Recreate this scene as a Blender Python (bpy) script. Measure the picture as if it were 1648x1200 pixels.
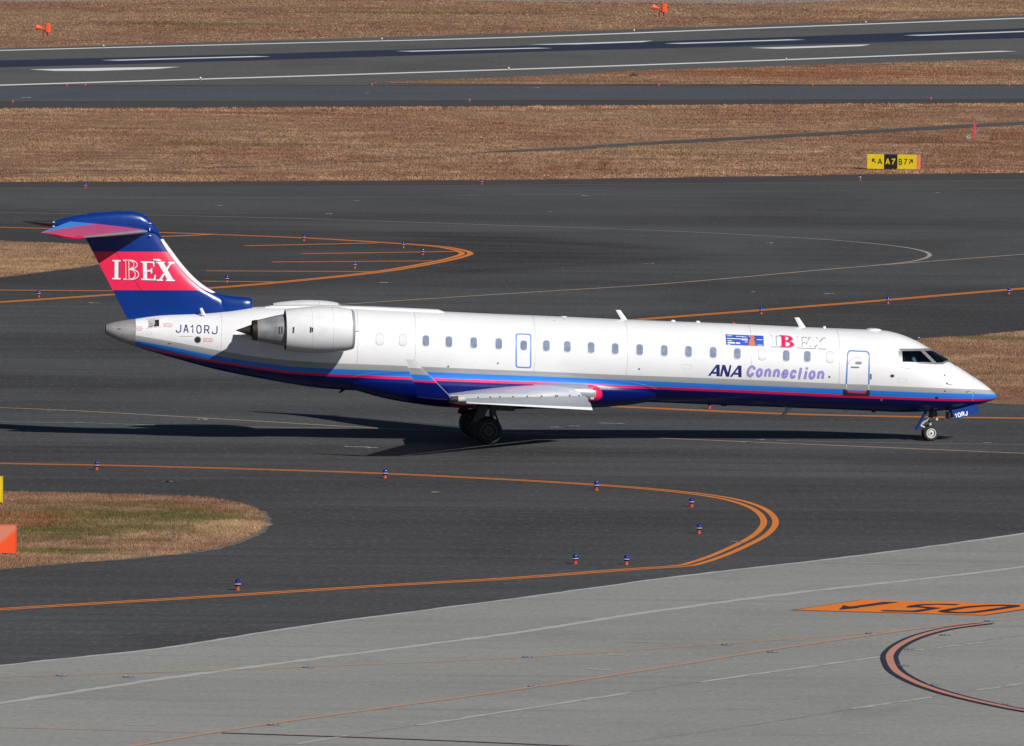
import bpy, bmesh, math, random
import numpy as np
from mathutils import Matrix, Vector
random.seed(7); rng = np.random.default_rng(11)
SC = bpy.context.scene; COL = SC.collection
for _o in list(bpy.data.objects): bpy.data.objects.remove(_o)

# ------------------------------------------------------------------ camera, sky, sun, exposure
FPX, CX, CY, CAMH = 17000.0, 824.0, 600.0, 21.6         # focal length etc. in pixels of the 1648 px photograph
TILT, ROLL = math.atan(940/17000.0), math.radians(-.45)
FW = np.array([0, math.cos(TILT), -math.sin(TILT)])
_u0 = np.array([0, math.sin(TILT), math.cos(TILT)]); _r0 = np.array([1., 0, 0])
RT = math.cos(ROLL)*_r0 - math.sin(ROLL)*_u0
UP = math.cos(ROLL)*_u0 + math.sin(ROLL)*_r0
CAM = np.array([0, 0, CAMH])
cam = bpy.data.cameras.new('camera'); cam_o = bpy.data.objects.new('camera', cam); COL.objects.link(cam_o)
cam.sensor_fit = 'HORIZONTAL'; cam.sensor_width = 36; cam.lens = FPX/1648*36
cam.clip_start = 1; cam.clip_end = 9000
cam_o.matrix_world = Matrix(((RT[0], UP[0], -FW[0], 0), (RT[1], UP[1], -FW[1], 0), (RT[2], UP[2], -FW[2], CAMH), (0, 0, 0, 1)))
SC.camera = cam_o
SUN_EL, SUN_AZ = math.radians(32.5), math.radians(36)      # azimuth: from straight behind the camera round to the right
SDIR = Vector((math.sin(SUN_AZ)*math.cos(SUN_EL), -math.cos(SUN_AZ)*math.cos(SUN_EL), math.sin(SUN_EL)))
world = bpy.data.worlds.new('World'); SC.world = world; world.use_nodes = True
_nt = world.node_tree; _bg = _nt.nodes['Background']
_sky = _nt.nodes.new('ShaderNodeTexSky'); _sky.sky_type = 'NISHITA'; _sky.sun_disc = False
_sky.sun_elevation = SUN_EL; _sky.sun_rotation = math.atan2(SDIR.x, SDIR.y)
_sky.air_density = .45; _sky.dust_density = .15; _sky.ozone_density = 1.0
_nt.links.new(_sky.outputs[0], _bg.inputs[0]); _bg.inputs[1].default_value = .05
_sl = bpy.data.lights.new('sun', 'SUN'); _sl.energy = 5.0; _sl.angle = math.radians(.5); _sl.color = (1, .968, .915)
sun_o = bpy.data.objects.new('sun', _sl); COL.objects.link(sun_o); sun_o.location = (60, 200, 120)
sun_o.rotation_euler = SDIR.to_track_quat('Z', 'Y').to_euler()
SC.view_settings.view_transform = 'Standard'; SC.view_settings.look = 'None'
SC.view_settings.exposure = -.10; SC.view_settings.gamma = 1; SC.view_settings.use_curve_mapping = False

# ------------------------------------------------------------------ camera geometry helpers
def ray(px, py): return FW + (px-CX)/FPX*RT - (py-CY)/FPX*UP
def G(px, py, z=0.0):
    d = ray(px, py); t = (z-CAMH)/d[2]; return CAM + t*d
def W2P(p):
    v = np.asarray(p, float)-CAM; k = v@FW
    return CX+FPX*(v@RT)/k, CY-FPX*(v@UP)/k
def onplane(px, py, p0, n):
    d = ray(px, py); t = ((np.asarray(p0)-CAM)@n)/(d@n); return CAM+t*d
YAW, PIT = math.radians(6.7), math.radians(2.36)
RZ = np.array([[math.cos(YAW), -math.sin(YAW), 0], [math.sin(YAW), math.cos(YAW), 0], [0, 0, 1]])
RY = np.array([[math.cos(PIT), 0, math.sin(PIT)], [0, 1, 0], [-math.sin(PIT), 0, math.cos(PIT)]])
RA = RZ@RY; OA = G(772, 708.4)
def P2L(px, py, Y=0.0):                                   # photograph pixel to airliner coordinates on the plane y = Y
    o = RA.T@(CAM-OA); d = RA.T@ray(px, py); t = (Y-o[1])/d[1]; return o+t*d

def pchip(xs, ys):
    xs = np.asarray(xs, float); ys = np.asarray(ys, float)
    i = np.argsort(xs); xs = xs[i]; ys = ys[i]
    h = np.diff(xs); dl = np.diff(ys)/h; m = np.zeros_like(xs); m[0] = dl[0]; m[-1] = dl[-1]
    for k in range(1, len(xs)-1):
        if dl[k-1]*dl[k] > 0:
            w1 = 2*h[k]+h[k-1]; w2 = h[k]+2*h[k-1]; m[k] = (w1+w2)/(w1/dl[k-1]+w2/dl[k])
    def f(x):
        x = np.clip(x, xs[0], xs[-1]); j = np.clip(np.searchsorted(xs, x)-1, 0, len(xs)-2)
        t = (x-xs[j])/h[j]; t2 = t*t; t3 = t2*t
        return ys[j]*(2*t3-3*t2+1)+m[j]*h[j]*(t3-2*t2+t)+ys[j+1]*(-2*t3+3*t2)+m[j+1]*h[j]*(t3-t2)
    return f
def lerpf(xs, ys):
    xs = np.asarray(xs, float); ys = np.asarray(ys, float); i = np.argsort(xs); xs = xs[i]; ys = ys[i]
    return lambda x: float(np.interp(x, xs, ys))

# ------------------------------------------------------------------ materials
class NT:
    def __init__(s, name):
        s.m = bpy.data.materials.new(name); s.m.use_nodes = True; s.t = s.m.node_tree; s.b = s.t.nodes['Principled BSDF']
    def n(s, typ, **kw):
        x = s.t.nodes.new(typ)
        for k, v in kw.items(): setattr(x, k, v)
        return x
    def l(s, a, b): s.t.links.new(a, b)
    def val(s, sock, v):
        if isinstance(v, (int, float)): sock.default_value = v
        elif isinstance(v, tuple): sock.default_value = v if len(v) == 4 or sock.type == 'VECTOR' else (*v, 1)
        else: s.l(v, sock)
    def math(s, op, a, b=0.0, clamp=False):
        x = s.n('ShaderNodeMath', operation=op); x.use_clamp = clamp; s.val(x.inputs[0], a); s.val(x.inputs[1], b); return x.outputs[0]
    def mix(s, f, a, b, mode='MIX'):
        x = s.n('ShaderNodeMix', data_type='RGBA', blend_type=mode); s.val(x.inputs[0], f); s.val(x.inputs[6], a); s.val(x.inputs[7], b); return x.outputs[2]
    def pos(s): return s.n('ShaderNodeNewGeometry').outputs['Position']
    def objc(s): return s.n('ShaderNodeTexCoord').outputs['Object']
    def mapv(s, v, scale, loc=(0, 0, 0), rot=(0, 0, 0)):
        x = s.n('ShaderNodeMapping'); s.l(v, x.inputs[0]); x.inputs['Scale'].default_value = scale; x.inputs['Location'].default_value = loc; x.inputs['Rotation'].default_value = rot; return x.outputs[0]
    def noise(s, v, scale, detail=4, rough=.55, dist=0.0):
        x = s.n('ShaderNodeTexNoise'); s.l(v, x.inputs['Vector']); x.inputs['Scale'].default_value = scale; x.inputs['Detail'].default_value = detail
        x.inputs['Roughness'].default_value = rough; x.inputs['Distortion'].default_value = dist; return x.outputs['Fac']
    def step(s, v, a, b):
        x = s.n('ShaderNodeMapRange'); x.interpolation_type = 'SMOOTHSTEP'; s.l(v, x.inputs[0]); x.inputs[1].default_value = a; x.inputs[2].default_value = b; return x.outputs[0]
    def bump(s, h, dist, strength=.5):
        x = s.n('ShaderNodeBump'); s.l(h, x.inputs['Height']); x.inputs['Distance'].default_value = dist; x.inputs['Strength'].default_value = strength; s.l(x.outputs[0], s.b.inputs['Normal'])
def M(name, col, rough=.5, metal=0.0, var=.08, vs=3.0, coat=0.0, grime=None, spec=.5):
    t = NT(name); b = t.b
    b.inputs['Roughness'].default_value = rough; b.inputs['Metallic'].default_value = metal
    b.inputs['Coat Weight'].default_value = coat; b.inputs['Specular IOR Level'].default_value = spec
    p = t.objc(); n = t.noise(p, vs, 5, .6)
    dark = tuple(c*(1-var) for c in col); lite = tuple(min(1, c*(1+var*.6)) for c in col)
    c = t.mix(t.step(n, .3, .7), dark, lite)
    if grime:
        g = t.noise(t.mapv(p, (.6, 3, 3)), 2.2, 6, .65); c = t.mix(t.math('MULTIPLY', t.step(g, .5, .78), grime), c, tuple(k*.55 for k in col))
    t.l(c, b.inputs['Base Color'])
    r = t.math('ADD', t.math('MULTIPLY', t.noise(p, vs*2.3, 3), .12), rough-.06); t.l(r, b.inputs['Roughness'])
    return t.m
def M2(name, cols, scales, rough=.9, bumpd=0):
    t = NT(name); p = t.pos(); t.b.inputs['Roughness'].default_value = rough
    t.b.inputs['Specular IOR Level'].default_value = .25
    n1 = t.noise(p, scales[0], 6, .6); n2 = t.noise(p, scales[1], 5, .65)
    c = t.mix(t.step(n1, .35, .65), cols[0], cols[1]); c = t.mix(t.step(n2, .45, .75), c, cols[2]); t.l(c, t.b.inputs['Base Color'])
    return t.m
white_p = M('white_paint', (.765, .765, .78), .28, var=.03, vs=.8, coat=.25, grime=.12)
grey_p = M('grey_paint', (.37, .385, .40), .3, var=.03, coat=.3)
blue_p = M('light_blue_paint', (.028, .215, .80), .3, var=.03, coat=.15)
pink_p = M('pink_paint', (.78, .012, .10), .3, var=.03, coat=.15)
pinkf_p = M('fin_pink_paint', (.80, .018, .085), .34, var=.04, coat=.25)
pinks_p = M('stabiliser_pink_paint', (.62, .085, .20), .42, var=.06, coat=.15, grime=.2)
navy_p = M('navy_paint', (.001, .0085, .135), .32, var=.04, coat=.08, spec=.25)
royal_p = M('royal_blue_paint', (.0015, .030, .205), .26, var=.05, coat=.25, spec=.35)
lav_p = M('lavender_print', (.29, .245, .62), .4, var=.03)
letnavy_p = M('navy_print', (.012, .018, .17), .4, var=.03)
wwhite_p = M('white_print', (.8, .8, .8), .4, var=.02)
shade_p = M('grey_print', (.16, .17, .2), .4, var=.03)
redprint_p = M('red_print', (.72, .22, .26), .5, var=.03)
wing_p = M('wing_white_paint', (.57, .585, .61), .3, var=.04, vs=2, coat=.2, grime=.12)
slat_p = M('slat_metal', (.33, .35, .385), .4, metal=.25, var=.06, vs=4)
nac_p = M('nacelle_paint', (.72, .72, .735), .32, var=.05, vs=2.5, coat=.25, grime=.22)
alu_p = M('bare_metal', (.44, .435, .43), .4, metal=.45, var=.14, vs=5, grime=.35)
core_p = M('heat_stained_metal', (.44, .44, .45), .42, metal=.5, var=.25, vs=4, grime=.5)
ring_p = M('bronze_exhaust_metal', (.12, .095, .07), .4, metal=.9, var=.3)
plug_p = M('burnt_exhaust_metal', (.055, .05, .048), .55, metal=.4, var=.2)
dark_p = M('black_recess', (.012, .012, .014), .6, var=.2)
tyre_p = M('tyre_rubber', (.022, .022, .023), .75, var=.25)
rim_p = M('white_wheel', (.66, .66, .64), .4, var=.08)
rimd_p = M('shaded_wheel', (.075, .073, .07), .5, metal=.3, var=.2)  # main wheel rims: shade under the wing is put into this dark colour
strut_p = M('gear_grey_paint', (.46, .48, .49), .4, var=.15, vs=9)
strutd_p = M('gear_dark_metal', (.06, .06, .06), .45, metal=.5, var=.3)
frame_p = M('window_frame_paint', (.24, .235, .23), .4, metal=.2, var=.06)
seal_p = M('rubber_seal', (.03, .03, .032), .6)
orange_m = M('orange_marker_paint', (.78, .085, .022), .45, var=.1, vs=4)
plug_w = M('plug_white_paint', (.60, .615, .62), .36, var=.03)
blackp = M('black_spike_paint', (.02, .02, .022), .35, var=.2)
yellow_s = M('yellow_sign_face', (.72, .52, .012), .4, var=.05)
black_s = M('black_sign_face', (.012, .012, .012), .45, var=.1)
ltblue_out = M('door_outline_blue', (.07, .22, .58), .4)
window_m = M('cabin_window_acrylic', (.215, .265, .375), .15, var=.2, vs=5, coat=.5)
dome_m = M('blue_glass_dome', (.012, .012, .22), .12, var=.1, coat=.8)
red_m = M('red_glass_dome', (.75, .05, .035), .25, var=.1)
lens_m = M('clear_lens', (.55, .55, .52), .15, var=.1, coat=.8)
concrete_p = M('precast_grey', (.32, .32, .30), .8, var=.15)
skin_m = M('skin', (.45, .27, .19), .6); shirt_m = M('white_shirt', (.72, .76, .78), .8, var=.05); hair_m = M('dark_hair', (.012, .010, .009), .6)
cloth_m = M('dark_seat_cloth', (.05, .055, .07), .9); rest_m = M('pale_headrest_cover', (.55, .6, .62), .9)
navytie = M('dark_trousers', (.015, .016, .022), .8)
def glass():
    t = NT('cockpit_glass'); t.t.nodes.remove(t.b)
    tr = t.n('ShaderNodeBsdfTransparent'); tr.inputs[0].default_value = (.55, .64, .70, 1)
    gl = t.n('ShaderNodeBsdfGlossy'); gl.inputs['Roughness'].default_value = .04; gl.inputs[0].default_value = (.9, .95, 1, 1)
    fr = t.n('ShaderNodeLayerWeight'); fr.inputs[0].default_value = .3
    mx = t.n('ShaderNodeMixShader'); t.l(t.math('ADD', t.math('MULTIPLY', t.math('POWER', fr.outputs['Facing'], 3.0), .7), .04), mx.inputs[0]); t.l(tr.outputs[0], mx.inputs[1]); t.l(gl.outputs[0], mx.inputs[2])
    t.l(mx.outputs[0], t.t.nodes['Material Output'].inputs[0]); return t.m
glass_m = glass()

# ------------------------------------------------------------------ mesh helpers
def tag(o, label=None, cat=None, group=None, kind=None):
    for k, v in (('label', label), ('category', cat), ('group', group), ('kind', kind)):
        if v: o[k] = v
    return o
def empty(name, loc=(0, 0, 0), rz=0.0):
    o = bpy.data.objects.new(name, None); o.empty_display_size = .2; COL.objects.link(o); o.location = loc; o.rotation_euler = (0, 0, rz); return o
class MB:
    def __init__(s): s.v = []; s.f = []; s.mi = []
    def add(s, vs, fs, mi=0):
        b = len(s.v); s.v += [tuple(float(c) for c in p) for p in vs]; s.f += [tuple(i+b for i in f) for f in fs]; s.mi += ([mi]*len(fs) if isinstance(mi, int) else list(mi)); return s
    def box(s, c, d, mi=0, rot=None):
        c = np.asarray(c, float); d = np.asarray(d, float)/2
        vs = [np.array((x, y, z))*d for x in (-1, 1) for y in (-1, 1) for z in (-1, 1)]
        if rot is not None: vs = [np.asarray(rot)@v for v in vs]
        return s.add([v+c for v in vs], [(0, 1, 3, 2), (4, 6, 7, 5), (0, 4, 5, 1), (2, 3, 7, 6), (0, 2, 6, 4), (1, 5, 7, 3)], mi)
    def tube(s, a, b, r0, r1=None, n=14, mi=0):
        r1 = r0 if r1 is None else r1; a = np.asarray(a, float); b = np.asarray(b, float); d = (b-a)/np.linalg.norm(b-a)
        u = np.cross(d, (0, 0, 1) if abs(d[2]) < .9 else (1, 0, 0)); u /= np.linalg.norm(u); w = np.cross(d, u)
        R = [[p+r*(math.cos(t)*u+math.sin(t)*w) for t in np.linspace(0, 2*math.pi, n, endpoint=False)] for p, r in ((a, r0), (b, r1))]
        return s.loft(R, mi=mi)
    def loft(s, rings, mi=0, closed=True, caps=True):
        n = len(rings[0]); vs = [p for r in rings for p in r]; fs = []; ms = []
        for i in range(len(rings)-1):
            for j in range(n if closed else n-1):
                k = (j+1) % n; fs.append((i*n+j, i*n+k, (i+1)*n+k, (i+1)*n+j)); ms.append(mi(i, j) if callable(mi) else mi)
        if caps:
            fs.append(tuple(range(n-1, -1, -1))); ms.append(mi(0, 0) if callable(mi) else mi)
            fs.append(tuple(range((len(rings)-1)*n, len(rings)*n))); ms.append(mi(len(rings)-2, 0) if callable(mi) else mi)
        return s.add(vs, fs, ms)
    def lathe(s, prof, o, axis, n=32, mi=0, caps=True):
        o = np.asarray(o, float); d = np.asarray(axis, float); d = d/np.linalg.norm(d)
        u = np.cross(d, (0, 0, 1) if abs(d[2]) < .9 else (1, 0, 0)); u /= np.linalg.norm(u); w = np.cross(d, u)
        R = [[o+d*a+max(r, 1e-4)*(math.cos(t)*u+math.sin(t)*w) for t in np.linspace(0, 2*math.pi, n, endpoint=False)] for a, r in prof]
        return s.loft(R, mi=mi, caps=caps)
    def build(s, name, mats, parent=None, smooth=35, merge=True):
        me = bpy.data.meshes.new(name); me.from_pydata(s.v, [], s.f)
        for m in (mats if isinstance(mats, (list, tuple)) else [mats]): me.materials.append(m)
        me.polygons.foreach_set('material_index', s.mi)
        bm = bmesh.new(); bm.from_mesh(me)
        if merge:
            bmesh.ops.remove_doubles(bm, verts=bm.verts, dist=2e-4); bmesh.ops.dissolve_degenerate(bm, dist=1e-5, edges=bm.edges)
        bmesh.ops.recalc_face_normals(bm, faces=bm.faces)
        if smooth:
            for f in bm.faces: f.smooth = True
            for e in bm.edges:
                if len(e.link_faces) == 2 and e.calc_face_angle(0) > math.radians(smooth): e.smooth = False
        bm.to_mesh(me); bm.free(); me.update()
        o = bpy.data.objects.new(name, me); COL.objects.link(o)
        if parent: o.parent = parent
        return o
def kids(o): return [c for c in bpy.data.objects if c.parent == o]
def copy_tree(o, parent=None, cache={}):
    c = o.copy(); COL.objects.link(c); c.parent = parent
    for ch in kids(o): copy_tree(ch, c)
    return c
def tri2d(polys):
    """simple 2D polygons -> verts (n,2), triangles"""
    from mathutils.geometry import tessellate_polygon
    V = []; T = []
    for pl in polys:
        b = len(V); V += [tuple(p) for p in pl]
        for t in tessellate_polygon([[Vector((p[0], p[1], 0)) for p in pl]]): T.append(tuple(i+b for i in t))
    return V, T
def decal(V, T, fn, step=2.5, mi=None):
    """cut 2D triangles into bands so that they hug a curved skin, then map every vertex through fn(px, py)"""
    bm = bmesh.new(); vs = [bm.verts.new((p[0], p[1], 0)) for p in V]
    for t in T:
        try: bm.faces.new([vs[i] for i in t])
        except ValueError: pass
    if step:
        ys = [p[1] for p in V]; y = math.floor(min(ys)/step)*step+step
        while y < max(ys):
            bmesh.ops.bisect_plane(bm, geom=bm.verts[:]+bm.edges[:]+bm.faces[:], plane_co=(0, y, 0), plane_no=(0, 1, 0)); y += step
    bm.verts.index_update(); vv = [fn(v.co.x, v.co.y) for v in bm.verts]; ff = [tuple(v.index for v in f.verts) for f in bm.faces]; bm.free(); return vv, ff
def text2d(txt, bold=0.0, shear=0.0, spacing=1.0):
    c = bpy.data.curves.new('t', 'FONT'); c.body = txt; c.offset = bold; c.shear = shear; c.space_character = spacing; c.resolution_u = 6; c.fill_mode = 'FRONT'
    o = bpy.data.objects.new('t', c); COL.objects.link(o); dg = bpy.context.evaluated_depsgraph_get(); me = bpy.data.meshes.new_from_object(o.evaluated_get(dg))
    me.calc_loop_triangles(); V = [(v.co.x, v.co.y) for v in me.vertices]; T = [tuple(t.vertices) for t in me.loop_triangles]
    bpy.data.objects.remove(o); bpy.data.curves.remove(c); bpy.data.meshes.remove(me)
    a = np.array(V); mn = a.min(0); mx = a.max(0); return [tuple(p) for p in (a-mn)/(mx-mn)], T
def quadmap(V, bl, br, tl):
    """unit square -> parallelogram given by its bottom-left, bottom-right and top-left corners (pixels)"""
    bl, br, tl = map(np.array, (bl, br, tl)); return [tuple(bl+u*(br-bl)+v*(tl-bl)) for u, v in V]
def rrect(cx, cy, w, h, r, n=4, sl=0.0):
    P = []
    for sx, sy, a0 in ((1, 1, 0), (-1, 1, 90), (-1, -1, 180), (1, -1, 270)):
        for k in range(n+1):
            a = math.radians(a0+90*k/n); P.append((sx*(w/2-r)+r*math.cos(a), sy*(h/2-r)+r*math.sin(a)))
        if h > 30:
            nx_ = {(1, 1): (-1, 1), (-1, 1): (-1, -1), (-1, -1): (1, -1), (1, -1): (1, 1)}[(sx, sy)]; a = P[-1]; e_ = math.radians(a0+90); b = (nx_[0]*(w/2-r)+r*math.cos(e_), nx_[1]*(h/2-r)+r*math.sin(e_))
            P += [(a[0]+(b[0]-a[0])*q/12, a[1]+(b[1]-a[1])*q/12) for q in range(1, 12)]
    return [(cx+x, cy+y+sl*x) for x, y in P]
def ribbon(P, w, closed=False):
    P = [np.asarray(p, float) for p in P]; n = len(P); L = []; R_ = []
    for i in range(n):
        a = P[i-1] if (i or closed) else P[i]; c = P[(i+1) % n] if (i < n-1 or closed) else P[i]; b = P[i]
        d1 = b-a; d2 = c-b; d1 = d1/np.linalg.norm(d1) if np.linalg.norm(d1) > 1e-9 else None; d2 = d2/np.linalg.norm(d2) if np.linalg.norm(d2) > 1e-9 else None
        d1 = d2 if d1 is None else d1; d2 = d1 if d2 is None else d2
        m = np.array((-(d1+d2)[1], (d1+d2)[0])); m /= np.linalg.norm(m)+1e-9; k = 1/max(.55, m@np.array((-d1[1], d1[0]))); L.append(tuple(b+m*w/2*k)); R_.append(tuple(b-m*w/2*k))
    q = n if closed else n-1
    return L+R_, [t for i in range(q) for t in ((i, (i+1) % n, n+(i+1) % n), (i, n+(i+1) % n, n+i))]
_ell = [(.5+.5*math.cos(a), .5+.5*math.sin(a)) for a in np.linspace(0, 2*math.pi, 20, endpoint=False)]
_rnd = [(.5+.5*math.copysign(abs(math.cos(a))**.72, math.cos(a)), .5+.5*math.copysign(abs(math.sin(a))**.72, math.sin(a))) for a in np.linspace(0, 2*math.pi, 22, endpoint=False)]
STROKES = {'J': [[(.0, .27), (.06, .08), (.24, 0), (.5, 0), (.78, .06), (.92, .26), (.92, 1)]], 'A': [[(0, 0), (.46, 1), (.54, 1), (1, 0)], [(.17, .34), (.83, .34)]], '1': [[(.1, .74), (.5, .86), (.75, 1), (.75, 0)]], '0': [(_rnd,)],
           'R': [[(0, 0), (0, 1), (.62, 1), (.88, .92), (.95, .74), (.86, .56), (.6, .48), (0, .48)], [(.5, .48), (1, 0)]], '7': [[(0, 1), (1, 1), (.4, .3), (.32, 0)]],
           'B': [[(.6, .53), (.0, .53), (0, 1), (.62, 1), (.88, .9), (.9, .68), (.62, .53)], [(.6, .53), (.95, .42), (1, .16), (.7, 0), (0, 0), (0, .55)]],
           'o': [(_ell,)], 'n': [[(0, 0), (0, 1)], [(.0, .62), (.22, .93), (.6, 1), (.92, .82), (1, .55), (1, 0)]], 'C': [[(1, .66), (.92, .88), (.6, 1), (.28, .95), (.04, .70), (0, .35), (.1, .1), (.4, 0), (.72, .06), (.94, .34)]],
           'c': [[(1, .64), (.85, .92), (.5, 1), (.2, .92), (.02, .66), (0, .32), (.14, .08), (.45, 0), (.8, .1), (.96, .36)]], 'e': [[(.04, .46), (1, .50), (.94, .82), (.62, 1), (.28, .95), (.04, .66), (0, .34), (.16, .07), (.5, 0), (.82, .1), (.95, .28)]],
           't': [[(.36, 1.46), (.30, .24), (.5, 0), (1.0, .0)], [(-.55, .97), (1.3, .97)]], 'i': [[(.5, -.15), (.5, 1.02)], [(.5, 1.26), (.5, 1.56)]]}
def stroke_text(items, w, shear=0.0, slope=0.0, xr=0.0):
    """items: (character, x0, x1, baseline y, height) in pixels; returns one (V, T) per layer so that crossing strokes never share a plane"""
    layers = []
    for ch, x0_, x1_, yb, hh in items:
        h2 = hh-w
        for k, st in enumerate(STROKES[ch]):
            cl = isinstance(st, tuple); P = st[0] if cl else st; wd = max(x1_-x0_-w, .01)
            Q = [(x0_+w/2+wd*u+shear*(h2*v+w/2), yb-w/2-h2*v+slope*(x0_+wd*u-xr)) for u, v in P]
            V, T = ribbon(Q, w, cl)
            while len(layers) <= k: layers.append(([], []))
            b = len(layers[k][0]); layers[k][0].extend(V); layers[k][1].extend([tuple(i+b for i in t) for t in T])
    return layers
def ringstrip(A, B):
    n = len(A); return list(A)+list(B), [(i, (i+1) % n, n+(i+1) % n) for i in range(n)]+[(i, n+(i+1) % n, n+i) for i in range(n)]

# ------------------------------------------------------------------ ground helpers
def smoothline(P, seg=8):
    P = [np.asarray(p, float) for p in P]; out = []
    for i in range(len(P)-1):
        a = P[max(i-1, 0)]; b = P[i]; c = P[i+1]; d = P[min(i+2, len(P)-1)]
        for k in range(seg):
            t = k/seg; out.append(.5*((2*b)+(c-a)*t+(2*a-5*b+4*c-d)*t*t+(-a+3*b-3*c+d)*t**3))
    out.append(P[-1]); return out
def strip_mesh(mb, pts, o0, o1, z, mi=0, jit=0.0):
    """ribbon along ground points between two sideways offsets (metres)"""
    n = len(pts); vs = []
    for i in range(n):
        t = pts[min(i+1, n-1)]-pts[max(i-1, 0)]; t = t[:2]/(np.linalg.norm(t[:2])+1e-9); nn = np.array((-t[1], t[0]))
        j0 = random.uniform(-jit, jit); j1 = random.uniform(-jit, jit)
        for o in (o0+j0, o1+j1): q = pts[i][:2]+nn*o; vs.append((q[0], q[1], z))
    mb.add(vs, [(2*i, 2*i+1, 2*i+3, 2*i+2) for i in range(n-1)], mi)
def gline(name, px, mat, offs=((-.1, .1),), z=.008, parent=None, seg=8, smooth=True, jit=0.0):
    P = [G(*p) for p in px]; P = smoothline(P, seg) if smooth else P
    mb = MB()
    for a, b in offs: strip_mesh(mb, P, a, b, z, jit=jit)
    return mb.build(name, mat, parent, smooth=0)
def gpoly(name, px, mat, z, parent=None, kind=None, world_pts=None, rag=0.0, seg=3.0, thick=0.0):
    P = [tuple(G(*p)[:2]) for p in px] if world_pts is None else [tuple(p) for p in world_pts]
    if rag:
        Q = []
        for i in range(len(P)):
            a = np.array(P[i]); b = np.array(P[(i+1) % len(P)]); k = int(min(250, max(1, np.linalg.norm(b-a)/seg)))
            for j in range(k): Q.append(tuple(a+(b-a)*j/k+np.array((random.gauss(0, rag), random.gauss(0, rag)))))
        P = Q
    V, T = tri2d([P]); mb = MB(); mb.add([(p[0], p[1], z) for p in V], T)
    if thick:
        n = len(P); mb.add([(p[0], p[1], z) for p in P]+[(p[0], p[1], z-thick) for p in P], [(i, (i+1) % n, n+(i+1) % n, n+i) for i in range(n)])
    o = mb.build(name, mat, parent, smooth=0)
    if kind: o['kind'] = kind
    return o

# ================================================================== THE SETTING
def grass_colour(t, spots=()):
    """shared colour field: dry straw, red-brown and green patches laid out in ground coordinates"""
    p = t.mapv(t.pos(), (1, 1, 0))
    big = t.noise(t.mapv(p, (1, .45, 1)), .055, 5, .6); mid = t.noise(t.mapv(p, (1, .6, 1), (40, 7, 0)), .32, 5, .65)
    fine = t.noise(p, 2.6, 5, .7); gr = t.noise(t.mapv(p, (.6, .35, 1), (13, 91, 0)), .09, 4, .6)
    c = t.mix(t.step(big, .36, .64), (.235, .135, .080), (.30, .20, .115))
    c = t.mix(t.math('MULTIPLY', t.step(mid, .5, .72), .75), c, (.40, .29, .17))
    c = t.mix(t.math('MULTIPLY', t.step(mid, .5, .28), .6), c, (.175, .092, .056))
    c = t.mix(t.math('MULTIPLY', t.step(gr, .58, .72), .55), c, (.155, .150, .045))
    for (x, y, rx, ry, amt, colr) in spots:
        d = t.n('ShaderNodeVectorMath', operation='LENGTH'); t.l(t.mapv(p, (1/rx, 1/ry, 0), (-x/rx, -y/ry, 0)), d.inputs[0])
        f = t.math('MULTIPLY', t.step(t.math('ADD', d.outputs['Value'], t.math('ADD', t.math('MULTIPLY', t.math('SUBTRACT', mid, .5), 1.6), t.math('MULTIPLY', t.math('SUBTRACT', t.noise(p, 1.3, 4, .65), .5), 1.6))), 1.0, .45), amt)
        c = t.mix(f, c, colr)
    band = t.noise(t.mapv(p, (.10, .55, 1), (5, 31, 0), (0, 0, .05)), .42, 6, .7); clump = t.noise(t.mapv(p, (1, .5, 1), (77, 3, 0)), 1.15, 4, .65)
    c = t.mix(t.math('MULTIPLY', t.step(band, .52, .68), .55), c, (.42, .30, .19)); c = t.mix(t.math('MULTIPLY', t.step(band, .47, .33), .6), c, (.15, .085, .055))
    c = t.mix(t.math('MULTIPLY', t.step(clump, .55, .75), .32), c, (.43, .30, .19)); c = t.mix(t.math('MULTIPLY', t.step(clump, .45, .27), .42), c, (.115, .068, .044))
    return t.mix(1.0, t.mix(t.math('MULTIPLY', t.step(fine, .35, .7), .28), c, t.mix(.5, c, (.05, .03, .018))), (1.06, .985, 1.05), 'MULTIPLY')
def spot(px, py, rx, ry, amt, col): g = G(px, py); return (g[0], g[1], rx, ry, amt, col)
GREEN = (.085, .105, .022); STRAW = (.46, .33, .17); RED = (.27, .115, .05)
SPOTS = [spot(180, 840, 5.6, 9.5, .62, GREEN), spot(320, 834, 2.6, 5.0, .5, GREEN), spot(70, 862, 3.2, 3.5, .45, GREEN), spot(80, 888, 2.4, 1.8, .8, GREEN), spot(130, 832, 2.0, 2.5, .45, GREEN), spot(20, 835, 2.5, 4, .6, RED), spot(380, 850, 1.8, 5, .6, STRAW),
         spot(1600, 545, 2.4, 2.6, .45, GREEN), spot(60, 425, 5, 9, .55, STRAW), spot(1250, 118, 22, 16, .8, RED), spot(300, 38, 14, 9, .5, GREEN), spot(680, 20, 16, 9, .5, GREEN), spot(1500, 15, 14, 14, .5, STRAW), spot(400, 232, 10, 4, .4, GREEN)]
t = NT('dry_grass_ground'); t.l(grass_colour(t, SPOTS), t.b.inputs['Base Color']); t.b.inputs['Roughness'].default_value = .95; t.b.inputs['Specular IOR Level'].default_value = .1
t.bump(t.noise(t.pos(), 3.0, 5, .7), .12, .8); soil_m = t.m
t = NT('dry_grass_blades'); a = t.n('ShaderNodeAttribute'); a.attribute_name = 'tint'
t.l(t.mix(1.0, grass_colour(t, SPOTS), a.outputs['Color'], 'MULTIPLY'), t.b.inputs['Base Color']); t.b.inputs['Roughness'].default_value = .8; t.b.inputs['Specular IOR Level'].default_value = .15
blade_m = t.m

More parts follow.
